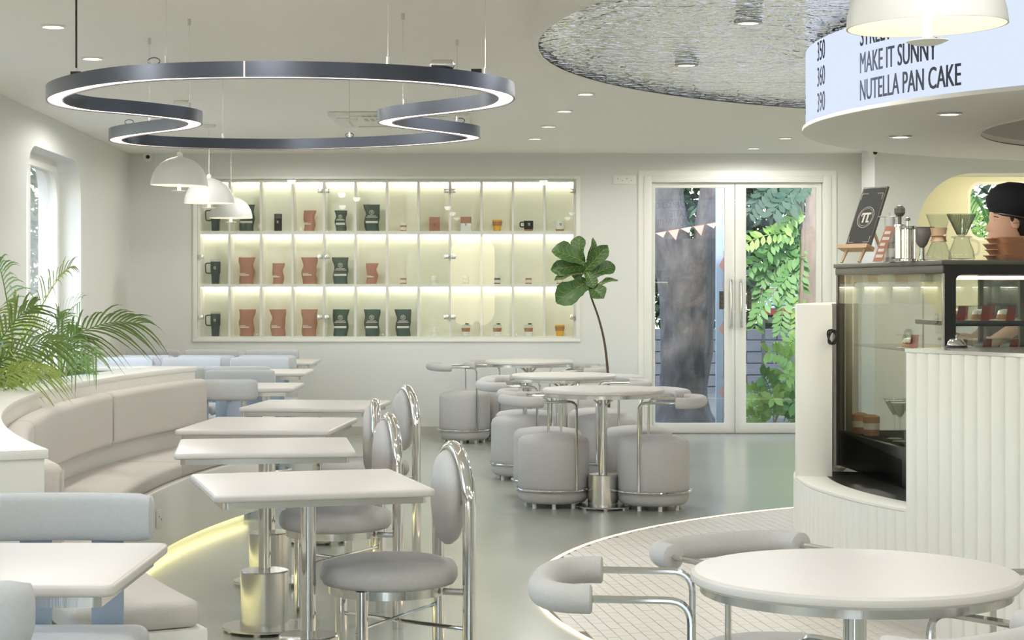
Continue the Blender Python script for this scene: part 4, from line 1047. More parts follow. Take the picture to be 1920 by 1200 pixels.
for k, (x, y) in enumerate(((.06, 1.37), (.07, 1.22))):
    t = thing('dessert_cup', 'layered dessert cup on the case deck, '+('farther' if k == 0 else 'nearer')+' of two', 'dessert', cw_(x, y, .1725), 0, 'dessert cups in the case')
    MB().lathe([(0, 0), (.036, 0), (.038, .03), (0, .03)], 20).build('sponge_layer', M['brown'], t)
    MB().lathe([(0, .03), (.038, .03), (.04, .06), (0, .06)], 20).build('cream_layer', M['porc'], t)
    MB().lathe([(0, .06), (.04, .06), (.041, .09), (.02, .10), (0, .1)], 20).build('crumb_layer', M['cork'], t)
t = thing('service_bell', 'chrome service bell on the counter by the case', 'bell', (1.80, 7.56, 1.1435))
MB().lathe([(0, 0), (.045, 0), (.043, .008), (0, .008)], 24).build('bell_base', M['black'], t)
MB().lathe([(.038, .010), (.036, .02), (.026, .034), (.01, .04), (0, .041)], 24).build('dome', M['chrome'], t)
MB().lathe([(.004, .04), (.004, .047), (.006, .05), (0, .053)], 12).build('plunger', M['chrome'], t)

# ------------------------------------------------------------ coffee gear on the case top
ZC = 1.5005
def on(px, Y): return ((px-960)/F*Y, Y, ZC)
t = thing('easel_sign', 'small dark framed sign on a beech easel', 'sign', on(1607, 8.62))
wx = Vector((.52, -.854, 0)); up = Vector((.38*.854, .38*.52, .93)).normalized(); nn = wx.cross(up)
def sg(u, v, w): return Vector((0, 0, .075))+wx*u+up*v+nn*w
MB().add([sg(*c) for c in ((-.082, 0, 0), (.082, 0, 0), (.082, .30, 0), (-.082, .30, 0), (-.082, 0, -.012), (.082, 0, -.012), (.082, .30, -.012), (-.082, .30, -.012))], [(0, 1, 2, 3), (7, 6, 5, 4), (0, 4, 5, 1), (1, 5, 6, 2), (2, 6, 7, 3), (3, 7, 4, 0)]).build('board', M['casegrey'], t)
M['chalk'] = mat('chalkboard', rgb(60, 60, 58), .7)
MB().add([sg(*c) for c in ((-.076, .008, .001), (.076, .008, .001), (.076, .292, .001), (-.076, .292, .001))], [(0, 1, 2, 3)]).build('face', M['chalk'], t, norm=False)
for a_, b_ in (((-.07, .02), (-.03, .02)), ((-.07, .02), (-.07, .05)), ((.07, .02), (.03, .02)), ((.07, .02), (.07, .05)), ((-.07, .265), (-.03, .265)), ((-.07, .265), (-.07, .235)), ((.07, .265), (.03, .265)), ((.07, .265), (.07, .235))):
    MB().tube([sg(*a_, .002), sg(*b_, .002)], .0012, 4).build('corner_line', M['print'], t)
MB().tube([sg(.052*math.cos(q), .145+.052*math.sin(q), .002) for q in [2*PI*k/28 for k in range(28)]], .0014, 4, True).build('emblem_ring', M['print'], t)
MB().tube([sg(.044*math.cos(q), .145+.044*math.sin(q), .002) for q in [2*PI*k/28 for k in range(28)]], .0008, 4, True).build('emblem_ring', M['print'], t)
pb = MB()
for u0, u1, v0, v1 in ((-.03, .03, .158, .168), (-.018, -.007, .118, .158), (.007, .018, .118, .158), (.015, .028, .118, .127), (-.033, -.026, .15, .16)):
    pb.add([sg(u0, v0, .002), sg(u1, v0, .002), sg(u1, v1, .002), sg(u0, v1, .002)], [(0, 1, 2, 3)])
pb.build('pi_symbol', M['print'], t, norm=False, flat=True)
MB().add([sg(*c) for c in ((-.1, -.02, .03), (.1, -.02, .03), (.1, 0, .03), (-.1, 0, .03), (-.1, -.02, -.02), (.1, -.02, -.02), (.1, 0, -.02), (-.1, 0, -.02))], [(0, 1, 2, 3), (7, 6, 5, 4), (0, 4, 5, 1), (1, 5, 6, 2), (2, 6, 7, 3), (3, 7, 4, 0)]).build('easel_tray', M['pale_wood'], t)
for u in (-.06, .06):
    a_ = sg(u, -.02, 0); MB().tube([a_, Vector((a_.x-wx.y*0-.03, a_.y-.02, 0))], .008, 6).build('easel_leg', M['pale_wood'], t)
a_ = sg(0, .15, -.014); MB().tube([a_, Vector((a_.x+.09, a_.y+.055, 0))], .008, 6).build('easel_leg', M['pale_wood'], t)
t = thing('red_card', 'red printed card leaning behind the easel sign', 'card', on(1645, 8.3))
def rc(u, v, w): return Vector((u*.35+v*.35, u*.3*-1+w, v*.93))
MB().add([rc(*c) for c in ((-.05, 0, 0), (.05, 0, 0), (.05, .17, 0), (-.05, .17, 0), (-.05, 0, .008), (.05, 0, .008), (.05, .17, .008), (-.05, .17, .008))], [(0, 1, 2, 3), (7, 6, 5, 4), (0, 4, 5, 1), (1, 5, 6, 2), (2, 6, 7, 3), (3, 7, 4, 0)]).build('card', M['brown'], t)
for k in range(5): MB().add([rc(-.04, .02+.028*k, -.001), rc(.035-.012*(k % 3), .02+.028*k, -.001), rc(.035-.012*(k % 3), .034+.028*k, -.001), rc(-.04, .034+.028*k, -.001)], [(0, 1, 2, 3)]).build('print_line', M['print'], t, norm=False)
M['gunmetal'] = mat('gunmetal', rgb(176, 174, 170), .42, .35)
def grinder(px, Y, lab, h=.2, r=.024):
    t = thing('hand_grinder', lab, 'coffee grinder', on(px, Y))
    MB().lathe([(0, 0), (r*1.1, 0), (r*1.1, .012), (r*.95, .02), (r*.95, h*.42), (r*1.03, h*.43), (r*1.03, h*.45), (r, h*.46), (r, h*.95), (r*.9, h), (0, h)], 24).build('body', M['gunmetal'], t)
    MB().lathe([(r*.97, h*.1), (r*.97, h*.3)], 24, cap=False).build('window', M['porc'], t)
    MB().box(-.05, .05, -.009, .009, h, h+.004).build('crank_arm', M['gunmetal'], t, bevel=.002)
    MB().lathe([(.004, h+.004), (.004, h+.02), (0, h+.02)], 10).build('axle', M['gunmetal'], t)
    return t
grinder(1668, 8.35, 'slim steel hand coffee grinder with flat crank')
t = thing('hand_press', 'dark lever coffee press with faceted knob', 'coffee press', on(1687, 8.2))
MB().lathe([(0, 0), (.028, 0), (.03, .01), (.02, .014), (.02, .15), (.026, .152), (.026, .162), (0, .162)], 20).build('body', M['chrome'], t)
MB().lathe([(.008, .162), (.008, .20), (0, .2)], 12).build('rod', M['casegrey'], t)
MB().lathe([(0, .195), (.014, .198), (.024, .212), (.024, .232), (.014, .244), (0, .246)], 8).build('knob', M['casegrey'], t, flat=True)
t = thing('milk_frother', 'polished steel press pot with black side handle', 'press pot', on(1702, 8.05))
MB().lathe([(0, 0), (.032, 0), (.032, .008), (.026, .012), (.026, .135), (.034, .14), (.036, .15), (0, .152)], 24).build('pot', M['chrome'], t)
MB().lathe([(.004, .15), (.004, .172), (.012, .176), (.01, .186), (0, .188)], 14).build('lid_knob', M['chrome'], t)
for k in range(3):
    q = 2*PI*k/3; MB().tube([(.031*math.cos(q), .031*math.sin(q), .0), (.031*math.cos(q), .031*math.sin(q), .14)], .004, 8).build('frame_rod', M['chrome'], t)
t = thing('steel_dripper', 'grey cone coffee dripper on a small stand with handle', 'dripper', on(1729, 8.25))
M['smoke'] = glass('smoky_glass', (.74, .77, .75, 1), 1.6)
MB().lathe([(.008, .06), (.022, .075), (.052, .15), (.056, .152), (.05, .147), (.02, .075), (.008, .066)], 28, cap=False).build('cone', M['gunmetal'], t)
MB().lathe([(0, 0), (.036, 0), (.036, .006), (.014, .01), (.012, .06), (0, .06)], 20).build('stand', M['chrome'], t)
MB().tube(fillet([(-.05, 0, .14), (-.085, 0, .135), (-.07, 0, .06), (-.03, 0, .03)], .04), .006, 8).build('handle', M['gunmetal'], t)
t = thing('glass_coffee_maker', 'hourglass glass coffee maker with wooden collar', 'coffee maker', on(1760, 8.15))
MB().lathe([(0, 0), (.05, .0), (.056, .01), (.054, .03), (.03, .085), (.024, .1), (.024, .12), (.032, .14), (.055, .205), (.053, .205), (.03, .14), (.022, .12), (.022, .1), (.028, .085), (.052, .03), (.05, .006), (0, .004)], 32, cap=False).build('flask', M['clear'], t, ang=50)
MB().lathe([(.036, .085), (.0315, .1), (.0315, .118), (.037, .146), (.033, .146), (.027, .118), (.027, .1), (.032, .085), (.036, .085)], 28, cap=False).build('wooden_collar', M['pale_wood'], t)
MB().tube([(.0335*math.cos(q), .0335*math.sin(q), .11) for q in [2*PI*k/20 for k in range(20)]], .002, 5, True).build('leather_tie', M['wood'], t)
MB().lathe([(0, -.008), (.008, 0), (0, .008)], 10, (.02, -.034, .11)).build('wooden_bead', M['pale_wood'], t)
t = thing('glass_server', 'round glass coffee server with a curved handle', 'server', on(1803, 7.95))
MB().lathe([(0, 0), (.05, 0), (.056, .008), (.052, .04), (.034, .085), (.032, .093), (.036, .098), (.034, .098), (.030, .092), (.050, .038), (.053, .01), (0, .004)], 32, cap=False).build('jug', M['clear'], t, ang=50)
MB().tube(fillet([(.034, 0, .09), (.075, 0, .082), (.072, 0, .03), (.05, 0, .022)], .025), .005, 8).build('handle', M['clear'], t)
t2 = thing('ribbed_dripper', 'ribbed smoky glass cone dripper standing on the server', 'dripper', (on(1803, 7.95)[0], 7.95, ZC+.0985))
MB().lathe([(.012, .006), (.02, .012), (.062, .098), (.064, .1), (.060, .098), (.017, .012)], 30, cap=False).build('cone', M['smoke'], t2)
for k in range(20):
    q = 2*PI*k/20; MB().tube([(.0195*math.cos(q), .0195*math.sin(q), .013), (.0605*math.cos(q), .0605*math.sin(q), .096)], .0016, 4).build('rib', M['smoke'], t2)
MB().lathe([(.02, .0), (.044, .0), (.044, .004), (.02, .006)], 28, cap=False).build('flange', M['smoke'], t2)
for k in range(4):
    t = thing('wooden_tray', 'brown wooden serving tray, %s of the stack by the barista' % ('bottom', 'second', 'third', 'topmost')[k], 'tray', (2.14+.009*(k % 2), 7.93+.004*k, ZC+k*.0245), crz+.03*(k % 3-1), 'stacked wooden trays')
    o_ = rrect(-.088, .088, -.105, .105, .015, 4); q_ = [(x*1.17, y*1.14) for x, y in o_]; m_ = len(o_)
    MB().prism(o_, 0, .004).build('tray_floor', M['wood'], t)
    vs = [(x, y, .001) for x, y in o_]+[(x, y, .024) for x, y in q_]+[(x*.955, y*.96, .024) for x, y in q_]+[(x*.94, y*.95, .0045) for x, y in o_]
    MB().add(vs, [(a*m_+i, a*m_+(i+1) % m_, ((a+1) % 4)*m_+(i+1) % m_, ((a+1) % 4)*m_+i) for a in range(4) for i in range(m_)]).build('tray_rim', M['wood'], t, ang=50)
    MB().box(-.128, -.10, -.045, .045, .018, .0235).build('tray_handle', M['wood'], t, bevel=.002)


# ------------------------------------------------------------ barista
M['skin'] = mat('skin', rgb(224, 178, 150), .55)
M['shirt'] = mat('dark_shirt', rgb(44, 44, 46), .9)
M['hair'] = mat('black_hair', rgb(22, 20, 20), .6, bump=.4, bscale=200, stretch=(1, 1, .2))
M['capcloth'] = mat('black_cap', rgb(20, 22, 28), .85, bump=.2, bscale=300)
HX, HY, HZ_ = (1884-960)/F*9.55, 9.55, 1.612
bar_p = tag(MB().build('x', M['skin']) if False else bpy.data.objects.new('person', None), 'person in black cap behind the bar, head bowed towards the left', 'person'); COL.objects.link(bar_p)
bar_p.location = (HX+.02, HY, .106)
b = MB(); n = 28
def loft(rings):
    vs = []; fs = []
    for z, cx, cy_, ax, ay, nose in rings:
        for k in range(n):
            q = 2*PI*k/n; c, s = math.cos(q), math.sin(q)
            x = cx+ax*c; y = cy_+ay*s
            if nose and c < -.8: x -= nose*((-c-.8)/.2)**1.5
            vs.append((x, y, z))
    m = len(rings)
    for i in range(m-1):
        for k in range(n): fs.append((i*n+k, i*n+(k+1) % n, (i+1)*n+(k+1) % n, (i+1)*n+k))
    fs += [tuple(range(n)), tuple((m-1)*n+k for k in range(n))]
    b.add(vs, fs)
hz = HZ_-.106
head = [(0, -.012, .06, .045, .0), (.012, -.016, .082, .056, .004), (.03, -.012, .09, .064, .003), (.045, -.008, .093, .067, .008), (.052, -.007, .094, .068, .002), (.06, -.006, .095, .070, .010), (.072, -.004, .095, .072, .022), (.085, -.002, .095, .074, .018), (.10, 0, .096, .076, .010), (.115, 0, .096, .077, .001), (.13, .001, .099, .078, .002), (.155, .004, .100, .078, 0), (.185, .006, .094, .072, 0), (.21, .008, .075, .058, 0), (.228, .008, .045, .034, 0), (.235, .008, .012, .01, 0)]
loft([(.88, .0, 0, .10, .165, 0), (.98, 0, 0, .095, .15, 0), (1.12, 0, 0, .10, .15, 0), (1.26, 0, 0, .11, .17, 0), (1.36, .0, 0, .10, .185, 0), (1.41, .005, 0, .08, .15, 0), (1.435, .01, 0, .06, .085, 0), (1.455, .012, 0, .054, .058, 0), (1.48, .008, 0, .052, .052, 0), (hz-.008, -.002, 0, .056, .048, 0)]+[(hz+z, cx, 0, ax, ay, no) for z, cx, ax, ay, no in head])
for s in (-1, 1):
    b.tube([(0, s*.09, .9), (-.005, s*.092, .5), (0, s*.095, .28), (.01, s*.095, .05)], [.085, .062, .052, .038], 14)
    b.tube([(.02, s*.095, .035), (-.08, s*.10, .03), (-.16, s*.105, .025)], [.038, .036, .025], 12)
    b.tube([(0, s*.175, 1.36), (.01, s*.22, 1.22), (-.02, s*.235, 1.08), (-.14, s*.20, 1.0), (-.24, s*.15, 1.02)], [.05, .045, .038, .032, .025], 14)
    for k in range(5):
        yy = s*(.15-.03+.016*k) if k < 4 else s*.11
        b.tube([(-.235, yy, 1.02), (-.28-.012*(k in (1, 2)), yy, 1.025), (-.315-.012*(k in (1, 2)), yy, 1.01)] if k < 4 else [(-.22, s*.125, 1.03), (-.25, s*.10, 1.04), (-.275, s*.095, 1.035)], [.0095, .0085, .0065], 8)
    b.lathe([(0, -.006), (.012, -.004), (.016, .0), (.012, .006), (0, .008)], 12, (.012, s*.08, hz+.10)).v
body = b.build('body', M['skin'], bar_p, ang=70)
for s in (-1, 1):
    e = MB().lathe([(0, -.03), (.014, -.026), (.022, -.008), (.024, .012), (.018, .028), (0, .033)], 14); e.xf(Matrix.Translation((.012, s*.078, hz+.098))@Matrix.Rotation(s*.25, 4, 'X')@Matrix.Diagonal((1, .42, 1, 1))).build('ear', M['skin'], bar_p)
    MB().lathe([(0, -.006), (.007, 0), (0, .006)], 10, (-.078, s*.036, hz+.113)).build('eye', M['hair'], bar_p)
    MB().tube([(-.088, s*.022, hz+.13), (-.082, s*.04, hz+.134), (-.066, s*.055, hz+.128)], .0035, 6).build('eyebrow', M['hair'], bar_p)
M['lip'] = mat('lip', rgb(150, 84, 74), .5)
MB().tube([(-.088, -.022, hz+.046), (-.1015, 0, hz+.049), (-.088, .022, hz+.046)], .0045, 6).build('lips', M['lip'], bar_p)
b = MB(); n = 28
def loft2(rings): loft(rings)
loft([(.86, 0, 0, .115, .185, 0), (.98, 0, 0, .11, .168, 0), (1.12, 0, 0, .115, .168, 0), (1.26, 0, 0, .125, .19, 0), (1.36, 0, 0, .112, .20, 0), (1.405, .005, 0, .09, .16, 0), (1.428, .01, 0, .068, .09, 0)])
for s in (-1, 1): b.tube([(0, s*.17, 1.365), (.01, s*.222, 1.22), (-.01, s*.235, 1.12)], [.06, .056, .052], 14)
b.build('shirt', M['shirt'], bar_p, ang=60)
b = MB()
for s in (-1, 1): b.tube([(0, s*.09, .92), (-.005, s*.092, .5), (0, s*.095, .28), (.01, s*.095, .03)], [.1, .078, .066, .06], 14)
b.build('trousers', M['shirt'], bar_p, ang=60)
b = MB(); n = 28
loft([(hz+.035, .058, 0, .045, .055, 0), (hz+.06, .052, 0, .058, .072, 0), (hz+.09, .045, 0, .066, .080, 0), (hz+.13, .03, 0, .082, .083, 0), (hz+.17, .02, 0, .09, .08, 0)]); b.build('hair', M['hair'], bar_p, ang=70)
for s in (-1, 1): MB().tube([(-.005, s*.079, hz+.15), (-.004, s*.08, hz+.12), (-.002, s*.079, hz+.1)], [.012, .009, .003], 8).build('sideburn', M['hair'], bar_p)
b = MB(); n = 28
loft([(hz+.128, .012, 0, .100, .086, 0), (hz+.15, .014, 0, .118, .1, 0), (hz+.175, .022, 0, .142, .118, 0), (hz+.215, .03, 0, .158, .13, 0), (hz+.255, .034, 0, .148, .122, 0), (hz+.288, .036, 0, .118, .098, 0), (hz+.308, .036, 0, .07, .06, 0), (hz+.314, .036, 0, .012, .01, 0)])
capo = b.xf(Matrix.Translation((0, 0, hz+.13))@Matrix.Rotation(R_(9), 4, 'Y')@Matrix.Translation((0, 0, -hz-.13))).build('cap', M['capcloth'], bar_p, ang=70)
MB().tube([(.012+.103*math.cos(q)*1.0, .089*math.sin(q), hz+.134-.018*math.cos(q)) for q in [2*PI*k/32 for k in range(32)]], .004, 6, True).build('cap_piping', M['casegrey'], bar_p)

# ------------------------------------------------------------ outside, behind the glass
M['ground'] = mat('street_ground', rgb(120, 112, 100), .95, var=.15, vscale=2)
M['bark'] = mat('grey_bark', rgb(104, 97, 92), .95, bump=1, bscale=16, var=.7, vscale=11, stretch=(1, 1, .45))
M['bark2'] = mat('pale_bark', rgb(168, 146, 128), .9, bump=1, bscale=14, var=.5, vscale=8, stretch=(1, 1, .35))
M['block'] = mat('grey_block', rgb(118, 116, 118), .95, bump=.4, bscale=40, var=.14, vscale=6)
M['mortar'] = mat('mortar', rgb(92, 90, 92), 1)
M['oleaf'] = mat('outside_leaf', rgb(96, 140, 66), .5, var=.35, vscale=3)
M['oleaf2'] = mat('outside_leaf_light', rgb(148, 180, 84), .5, var=.3, vscale=3)
M['dleaf'] = mat('shade_leaf', rgb(58, 84, 58), .6, var=.4, vscale=1.5)
M['flag'] = mat('pink_flag', rgb(232, 170, 150), .7)
M['pole'] = mat('pale_pole', rgb(198, 212, 228), .4)
M['signw'] = mat('sign_white', rgb(210, 212, 220), .6)
M['render'] = mat('white_render', rgb(226, 226, 222), .9)
g = MB().box(-30, 40, YF+.21, 60, -.14, -.03).build('street_ground', M['ground']); tag(g, 'dusty grey ground outside beyond the glass door', 'ground', kind='structure')
g = MB().box(-30, wl(4)-.45, -12, YF+.2, -.14, -.03).build('side_ground', M['ground']); tag(g, 'grey ground outside the left windows', 'ground', kind='structure')
g = MB().box(-30, 40, -30, YB-.31, -.14, -.03).build('front_ground', M['ground']); tag(g, 'grey paving in front of the shop front', 'ground', kind='structure')
# big forked trunk
def trunk(pts, rad, name, m, par, n=26, amp=.05, sd=0):
    b = MB(); b.tube(pts, rad, n)
    out = []
    for v in b.v:
        q = noise.noise(Vector((v.x*5+sd, v.y*5, v.z*1.6)))*amp+noise.noise(Vector((v.x*16+sd, v.y*16, v.z*6)))*amp*.35
        c = min(pts, key=lambda p: (Vector(p)-v).length); d_ = (v-Vector(c)); d_.z = 0
        out.append(v+(d_.normalized()*q if d_.length > 1e-5 else Vector()))
    b.v = out; return b.build(name, m, par, ang=80)
Y1 = 19.6; tb = P(1284, 790, Y1); tb.z = -.03
t = thing('tree', 'massive grey forked tree trunk outside the left door leaf', 'tree', tb)
pl_ = catmull([Vector((0, 0, -.05)), Vector((.0, 0, .15)), Vector((.02, 0, .6)), Vector((.03, 0, 1.1)), Vector((.06, 0, 1.6)), Vector((.06, 0, 1.9))], 6)
trunk(pl_, [.38-.12*min(1, k/8) if k < 9 else .26+.004*(k-9) for k in range(len(pl_))], 'trunk', M['bark'], t)
pa = catmull([Vector((-.02, 0, 1.4)), Vector((-.14, 0, 1.9)), Vector((-.22, 0, 2.6)), Vector((-.35, 0, 3.8)), Vector((-.6, .3, 5.2))], 5); trunk(pa, [.24-.006*k for k in range(len(pa))], 'bough', M['bark'], t, sd=4)
pa = catmull([Vector((.10, 0, 1.3)), Vector((.24, 0, 1.8)), Vector((.36, .05, 2.6)), Vector((.5, .1, 3.8)), Vector((.9, .2, 5.2))], 5); trunk(pa, [.20-.005*k for k in range(len(pa))], 'bough', M['bark'], t, sd=9)
def leaves(par, name, cen, ext, cnt, size, m, sd):
    rnd = random.Random(sd); b = MB(); cen = Vector(cen)
    for k in range(cnt):
        while True:
            u = Vector((rnd.uniform(-1, 1), rnd.uniform(-1, 1), rnd.uniform(-1, 1)))
            if u.length < 1: break
        p = cen+Vector((u.x*ext[0], u.y*ext[1], u.z*ext[2])); d_ = Vector((rnd.gauss(0, 1), rnd.gauss(0, 1), rnd.gauss(-.5, .7))).normalized()
        s_ = d_.orthogonal().normalized(); s_.rotate(Matrix.Rotation(rnd.uniform(0, 6.3), 3, d_)); L = size*rnd.uniform(.7, 1.3); w = L*.34
        b.add([p, p+d_*L*.45+s_*w*.5, p+d_*L, p+d_*L*.45-s_*w*.5], [(0, 1, 2, 3)])
    o = b.build(name, m, par, flat=True, norm=False); return o
leaves(t, 'crown', (.2, .6, 4.6), (2.6, 1.8, 1.3), 2200, .22, M['dleaf'], 1)['kind'] = 'stuff'
# second, paler trunk
Y2 = 20.4; tb2 = P(1516, 760, Y2); tb2.z = -.03
t = thing('tree', 'slim pale-barked tree trunk behind the right door leaf', 'tree', tb2)
pp = catmull([Vector((0, 0, -.05)), Vector((-.02, 0, .8)), Vector((.0, 0, 1.5)), Vector((.07, 0, 2.4)), Vector((.1, 0, 4)), Vector((.0, .2, 5.4))], 6)
trunk(pp, [.125-.0012*k for k in range(len(pp))], 'trunk', M['bark2'], t, 20, .018, 3)
leaves(t, 'crown', (-.2, .4, 4.7), (2.0, 1.5, 1.2), 1500, .2, M['oleaf'], 2)['kind'] = 'stuff'
# compound-leaf shrubs
def spray(base, tip, sag, n, L, m, par, sd, w=.4):
    rnd = random.Random(sd); base = Vector(base); tip = Vector(tip); mid = (base+tip)/2+Vector((0, 0, sag)); b = MB()
    pts = [base*(1-f)**2+mid*2*f*(1-f)+tip*f*f for f in [k/10 for k in range(11)]]
    b.tube(pts, .005, 5)
    for k in range(n):
        f = .15+.85*k/(n-1); p = base*(1-f)**2+mid*2*f*(1-f)+tip*f*f; tg = ((mid-base)*(1-f)+(tip-mid)*f).normalized()
        sd_ = tg.cross(Vector((rnd.uniform(-.3, .3), -1, .25))).normalized()
        for s in (-1, 1):
            d_ = (sd_*s*.85+tg*.45+Vector((0, -.2, -.25))+Vector((rnd.uniform(-.2, .2), rnd.uniform(-.2, .2), rnd.uniform(-.15, .15)))).normalized()
            nn_ = d_.cross(Vector((0, -1, .3))).normalized(); l = L*rnd.uniform(.8, 1.15); ww = l*w
            b.add([p, p+d_*l*.3+nn_*ww*.42, p+d_*l*.65+nn_*ww*.48, p+d_*l, p+d_*l*.65-nn_*ww*.48, p+d_*l*.3-nn_*ww*.42], [(0, 1, 2, 3), (0, 3, 4, 5)])
    return b.build('leaf_spray', m, par, flat=True, norm=False)
def shrub(Yc, root, specs, lab, group='leafy plants outside the door'):
    rt = P(root[0], root[1], Yc); rt.z = -.03
    t = thing('leafy_shrub', lab, 'shrub', rt, 0, group)
    for k, (a_, b_, sag, n_, L, mm) in enumerate(specs):
        o = Vector(rt)
        spray(P(a_[0], a_[1], Yc+.05*(k % 3))-o, P(b_[0], b_[1], Yc-.25+.1*(k % 5))-o, sag, n_, L, M[mm], t, k*3+int(root[0]))
    return t
s = shrub(19.6, (1480, 800), [((1500, 440), (1400, 455), .1, 9, .13, 'oleaf2'), ((1500, 420), (1440, 470), .12, 9, .15, 'oleaf'), ((1510, 470), (1405, 500), .12, 10, .15, 'oleaf'), ((1510, 480), (1430, 520), .1, 10, .15, 'oleaf'),
    ((1500, 430), (1478, 560), .05, 12, .13, 'oleaf'), ((1505, 500), (1420, 590), .12, 12, .13, 'oleaf'), ((1480, 500), (1462, 620), .0, 12, .13, 'oleaf'), ((1510, 400), (1470, 425), .1, 8, .14, 'oleaf2'), ((1500, 540), (1490, 640), .0, 9, .12, 'oleaf2'),
    ((1440, 490), (1415, 610), .05, 12, .13, 'oleaf'), ((1500, 350), (1450, 400), .1, 9, .15, 'dleaf'), ((1520, 340), (1480, 390), .1, 9, .15, 'dleaf'), ((1460, 340), (1405, 400), .1, 9, .15, 'dleaf'), ((1500, 455), (1500, 535), 0, 8, .13, 'oleaf')], 'drooping light green shrub filling the right door pane')
MB().tube(catmull([Vector((0, 0, 0)), P(1500, 600, 19.65)-s.location, P(1505, 440, 19.65)-s.location, P(1500, 345, 19.7)-s.location], 5), .02, 8).build('stem', M['bark2'], s)
s = shrub(18.9, (1450, 815), [((1450, 780), (1405, 735), .15, 8, .15, 'oleaf2'), ((1455, 780), (1430, 705), .15, 8, .16, 'oleaf'), ((1465, 780), (1470, 700), .12, 8, .16, 'oleaf2'), ((1470, 780), (1500, 720), .14, 8, .15, 'oleaf2'), ((1455, 785), (1415, 765), .12, 8, .15, 'oleaf2'),
    ((1470, 790), (1490, 755), .12, 8, .15, 'oleaf'), ((1450, 790), (1450, 745), .12, 8, .16, 'oleaf2'), ((1440, 795), (1400, 785), .1, 7, .13, 'oleaf2'), ((1475, 795), (1505, 780), .1, 7, .13, 'oleaf2'), ((1500, 640), (1470, 655), .06, 7, .14, 'oleaf2'), ((1490, 680), (1440, 660), .06, 7, .14, 'oleaf2'), ((1500, 690), (1475, 710), .06, 7, .13, 'oleaf2')], 'low bright green plant at the foot of the right door pane')
MB().tube(catmull([Vector((0, 0, 0)), P(1480, 720, 18.95)-s.location, P(1500, 640, 18.95)-s.location], 5), .014, 8).build('stem', M['bark2'], s)
# block wall behind
YW = 24.5
bw = thing('block_wall', 'grey concrete block wall across the lane outside', 'wall', (3.0, YW, 0))
x_a, x_b = P(1200, 600, YW).x-3.0, P(1600, 600, YW).x-3.0; zt = P(0, 616, YW).z
MB().box(x_a-4, x_b+4, .02, .2, -.1, zt-.01).build('mortar_core', M['mortar'], bw)
bh = (zt+.1)/6; bm_ = None; r = 0
for r in range(6):
    x = x_a+(r % 2)*.2
    while x < x_b:
        z = -.1+r*bh
        if bm_ is None: bm_ = MB().box(.008, .392, 0, .06, .007, bh-.007).build('block', M['block'], bw, bevel=.006, seg=1); o = bm_
        else: o = bm_.copy(); COL.objects.link(o); o.parent = bw
        o.location = (x, random.uniform(-.006, .006), z); x += .4
# trees behind wall
for k, (px, Y, w_, lab) in enumerate(((1260, 27, 2.2, 'dark leafy tree behind the wall, left of the trunk'), (1450, 28, 2.4, 'dark leafy tree behind the wall, right pane'), (1640, 27, 2.4, 'dark leafy tree behind the wall, far right'), (1080, 27.5, 2.4, 'dark leafy tree beyond the wall, far left'))):
    q = P(px, 800, Y); t = thing('background_tree', lab, 'tree', (q.x, Y, -.03), 0, 'trees behind the lane wall')
    MB().tube([(0, 0, 0), (.05, 0, 1.5), (0, 0, 3)], [.16, .13, .1], 10).build('trunk', M['bark'], t)
    leaves(t, 'crown', (0, 0, 2.6), (w_, 1.2, 2.4), 3000, .26, M['dleaf'], 20+k)['kind'] = 'stuff'
# sign board
YS = 23.6
t = thing('class_signboard', 'white and red printed class signboard on the lane wall', 'signboard', P(1470, 592, YS))
def sb(px, py): v = P(px, py, YS)-t.location; return v
a_, b_ = sb(1425, 512), sb(1530, 590)
MB().box(a_.x, b_.x, 0, .03, b_.z, a_.z).build('board', M['signw'], t)
for y0, y1, m_ in ((540, 552, 'brown'), (552, 560, 'pole'), (578, 590, 'red')):
    MB().box(a_.x, b_.x, -.004, 0, sb(0, y1).z, sb(0, y0).z).build('print_band', M[m_], t)
text('lettering', 'KARATE CLASS', lambda u, v: (sb(1428, 0).x+u, -.006, sb(0, 536).z+v), M['black'], t, .78, .13)
text('lettering', 'ADMISSION', lambda u, v: (sb(1440, 0).x+u, -.006, sb(0, 550.5).z+v), M['signw'], t, .5, .06)
text('lettering', 'AGES OF ALL', lambda u, v: (sb(1440, 0).x+u, -.006, sb(0, 559).z+v), M['ink'], t, .5, .042)
for y in (565, 571): MB().box(a_.x+.1, b_.x-.05, -.005, 0, sb(0, y+2).z, sb(0, y).z).build('print_line', M['ink'], t)
for x in (a_.x+.05, b_.x-.05): MB().box(x-.02, x+.02, .03, .06, -t.location.z-.03, a_.z).build('post', M['casegrey'], t)
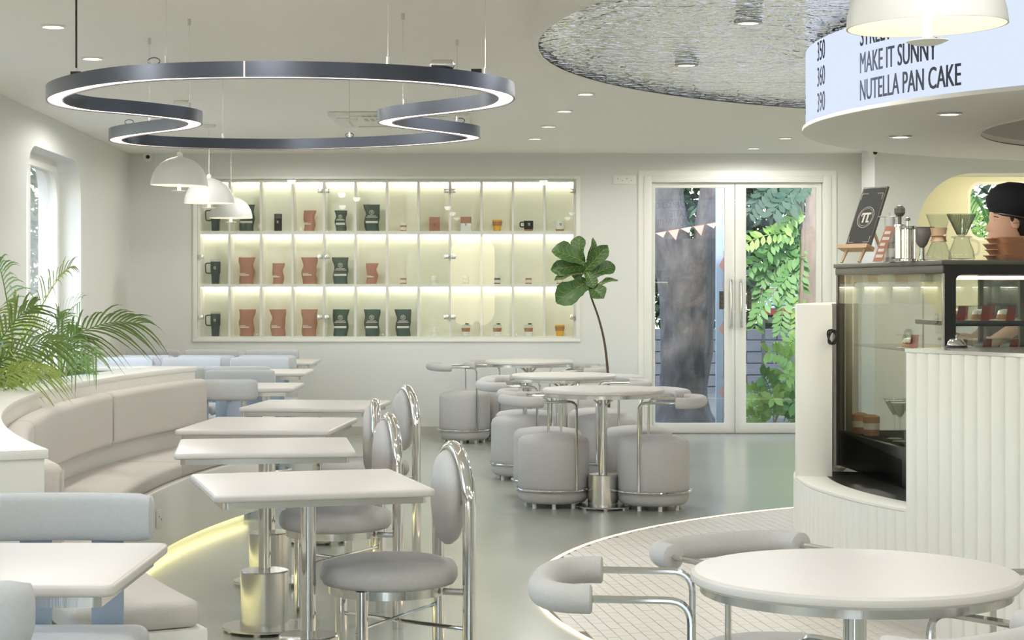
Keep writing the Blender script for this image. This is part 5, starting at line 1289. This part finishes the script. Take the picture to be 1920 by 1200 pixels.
# pole with bunting
YP = 18.6
q = P(1348, 800, YP); t = thing('pale_pole', 'pale blue pole outside between the door leaves', 'pole', (q.x, YP, -.03))
MB().box(-.032, .032, -.03, .03, 0, 3.4).build('post', M['pole'], t, bevel=.004)
MB().box(.0321, .052, -.02, .02, 0, 3.4).build('edge_strip', M['signw'], t)
s0, s1 = P(1180, 446, YP), P(1346, 416, YP)
t = thing('bunting', 'string of pale pink pennants slanting to the pole', 'bunting', s0)
MB().tube([Vector(), (s1-s0)*.5-Vector((0, 0, .01)), s1-s0], .003, 5).build('string', M['brown'], t)
for k in range(7):
    f0, f1 = k/7+.01, (k+1)/7-.01; p0_, p1_ = (s1-s0)*f0, (s1-s0)*f1; c = (p0_+p1_)/2+Vector((.02, -.03, -.055-.05*(k % 2)))
    off = Vector((0, .004, 0)); MB().add([p0_, p1_, c, p0_+off, p1_+off, c+off], [(0, 1, 2), (5, 4, 3), (0, 3, 4, 1), (1, 4, 5, 2), (2, 5, 3, 0)]).build('pennant', M['flag'], t, flat=True)
s0 = P(1357, 470, YP-.08)
t = thing('bunting', 'pale pink pennants hanging down beside the pole', 'bunting', s0)
MB().tube([Vector(), Vector((.0, 0, -.9)), Vector((-.01, 0, -1.75))], .003, 5).build('string', M['brown'], t)
for k in range(8):
    z = -.06-.21*k; c = Vector((.035 if k % 3 else -.05, -.01, z-.09)); off = Vector((0, .004, 0)); p0_, p1_ = Vector((0, 0, z)), Vector((0, 0, z-.15))
    MB().add([p0_, p1_, c, p0_+off, p1_+off, c+off], [(0, 1, 2), (5, 4, 3), (0, 3, 4, 1), (1, 4, 5, 2), (2, 5, 3, 0)]).build('pennant', M['flag'], t, flat=True)
# bright palms outside the niche window
q = Vector((5.0, 19.0, 0))
t = thing('outdoor_palm', 'sunlit yellow-green palm outside the niche window', 'palm', q)
MB().tube([(0, 0, 0), (0, 0, 1.4)], [.1, .07], 10).build('trunk', M['bark2'], t)
rnd = random.Random(8)
for k in range(22):
    a_ = rnd.uniform(0, 2*PI); r = rnd.uniform(.5, 1.1)
    frond((0, 0, 1.3), (r*math.cos(a_), r*math.sin(a_)*.7, 1.3+rnd.uniform(.1, 1.3)), .25, .36, 24, M['oleaf2'] if k % 3 else M['oleaf'], t, 100+k, .03)
# outside the left window: white pier and a leafy screen
t = tag(MB().box(-4.42, -4.02, 17.9, 18.3, -.05, 3.4).build('garden_pier', M['render']), 'white rendered pier outside the left window', 'pier')
t = thing('hedge_tree', 'shady green tree seen through the left window', 'tree', (-6.15, 22.6, -.03))
MB().tube([(0, 0, 0), (0, 0, 2.4)], [.14, .1], 10).build('trunk', M['bark'], t)
leaves(t, 'crown', (0, 0, 2.2), (1.3, 1.6, 1.9), 3600, .2, M['dleaf'], 31)['kind'] = 'stuff'
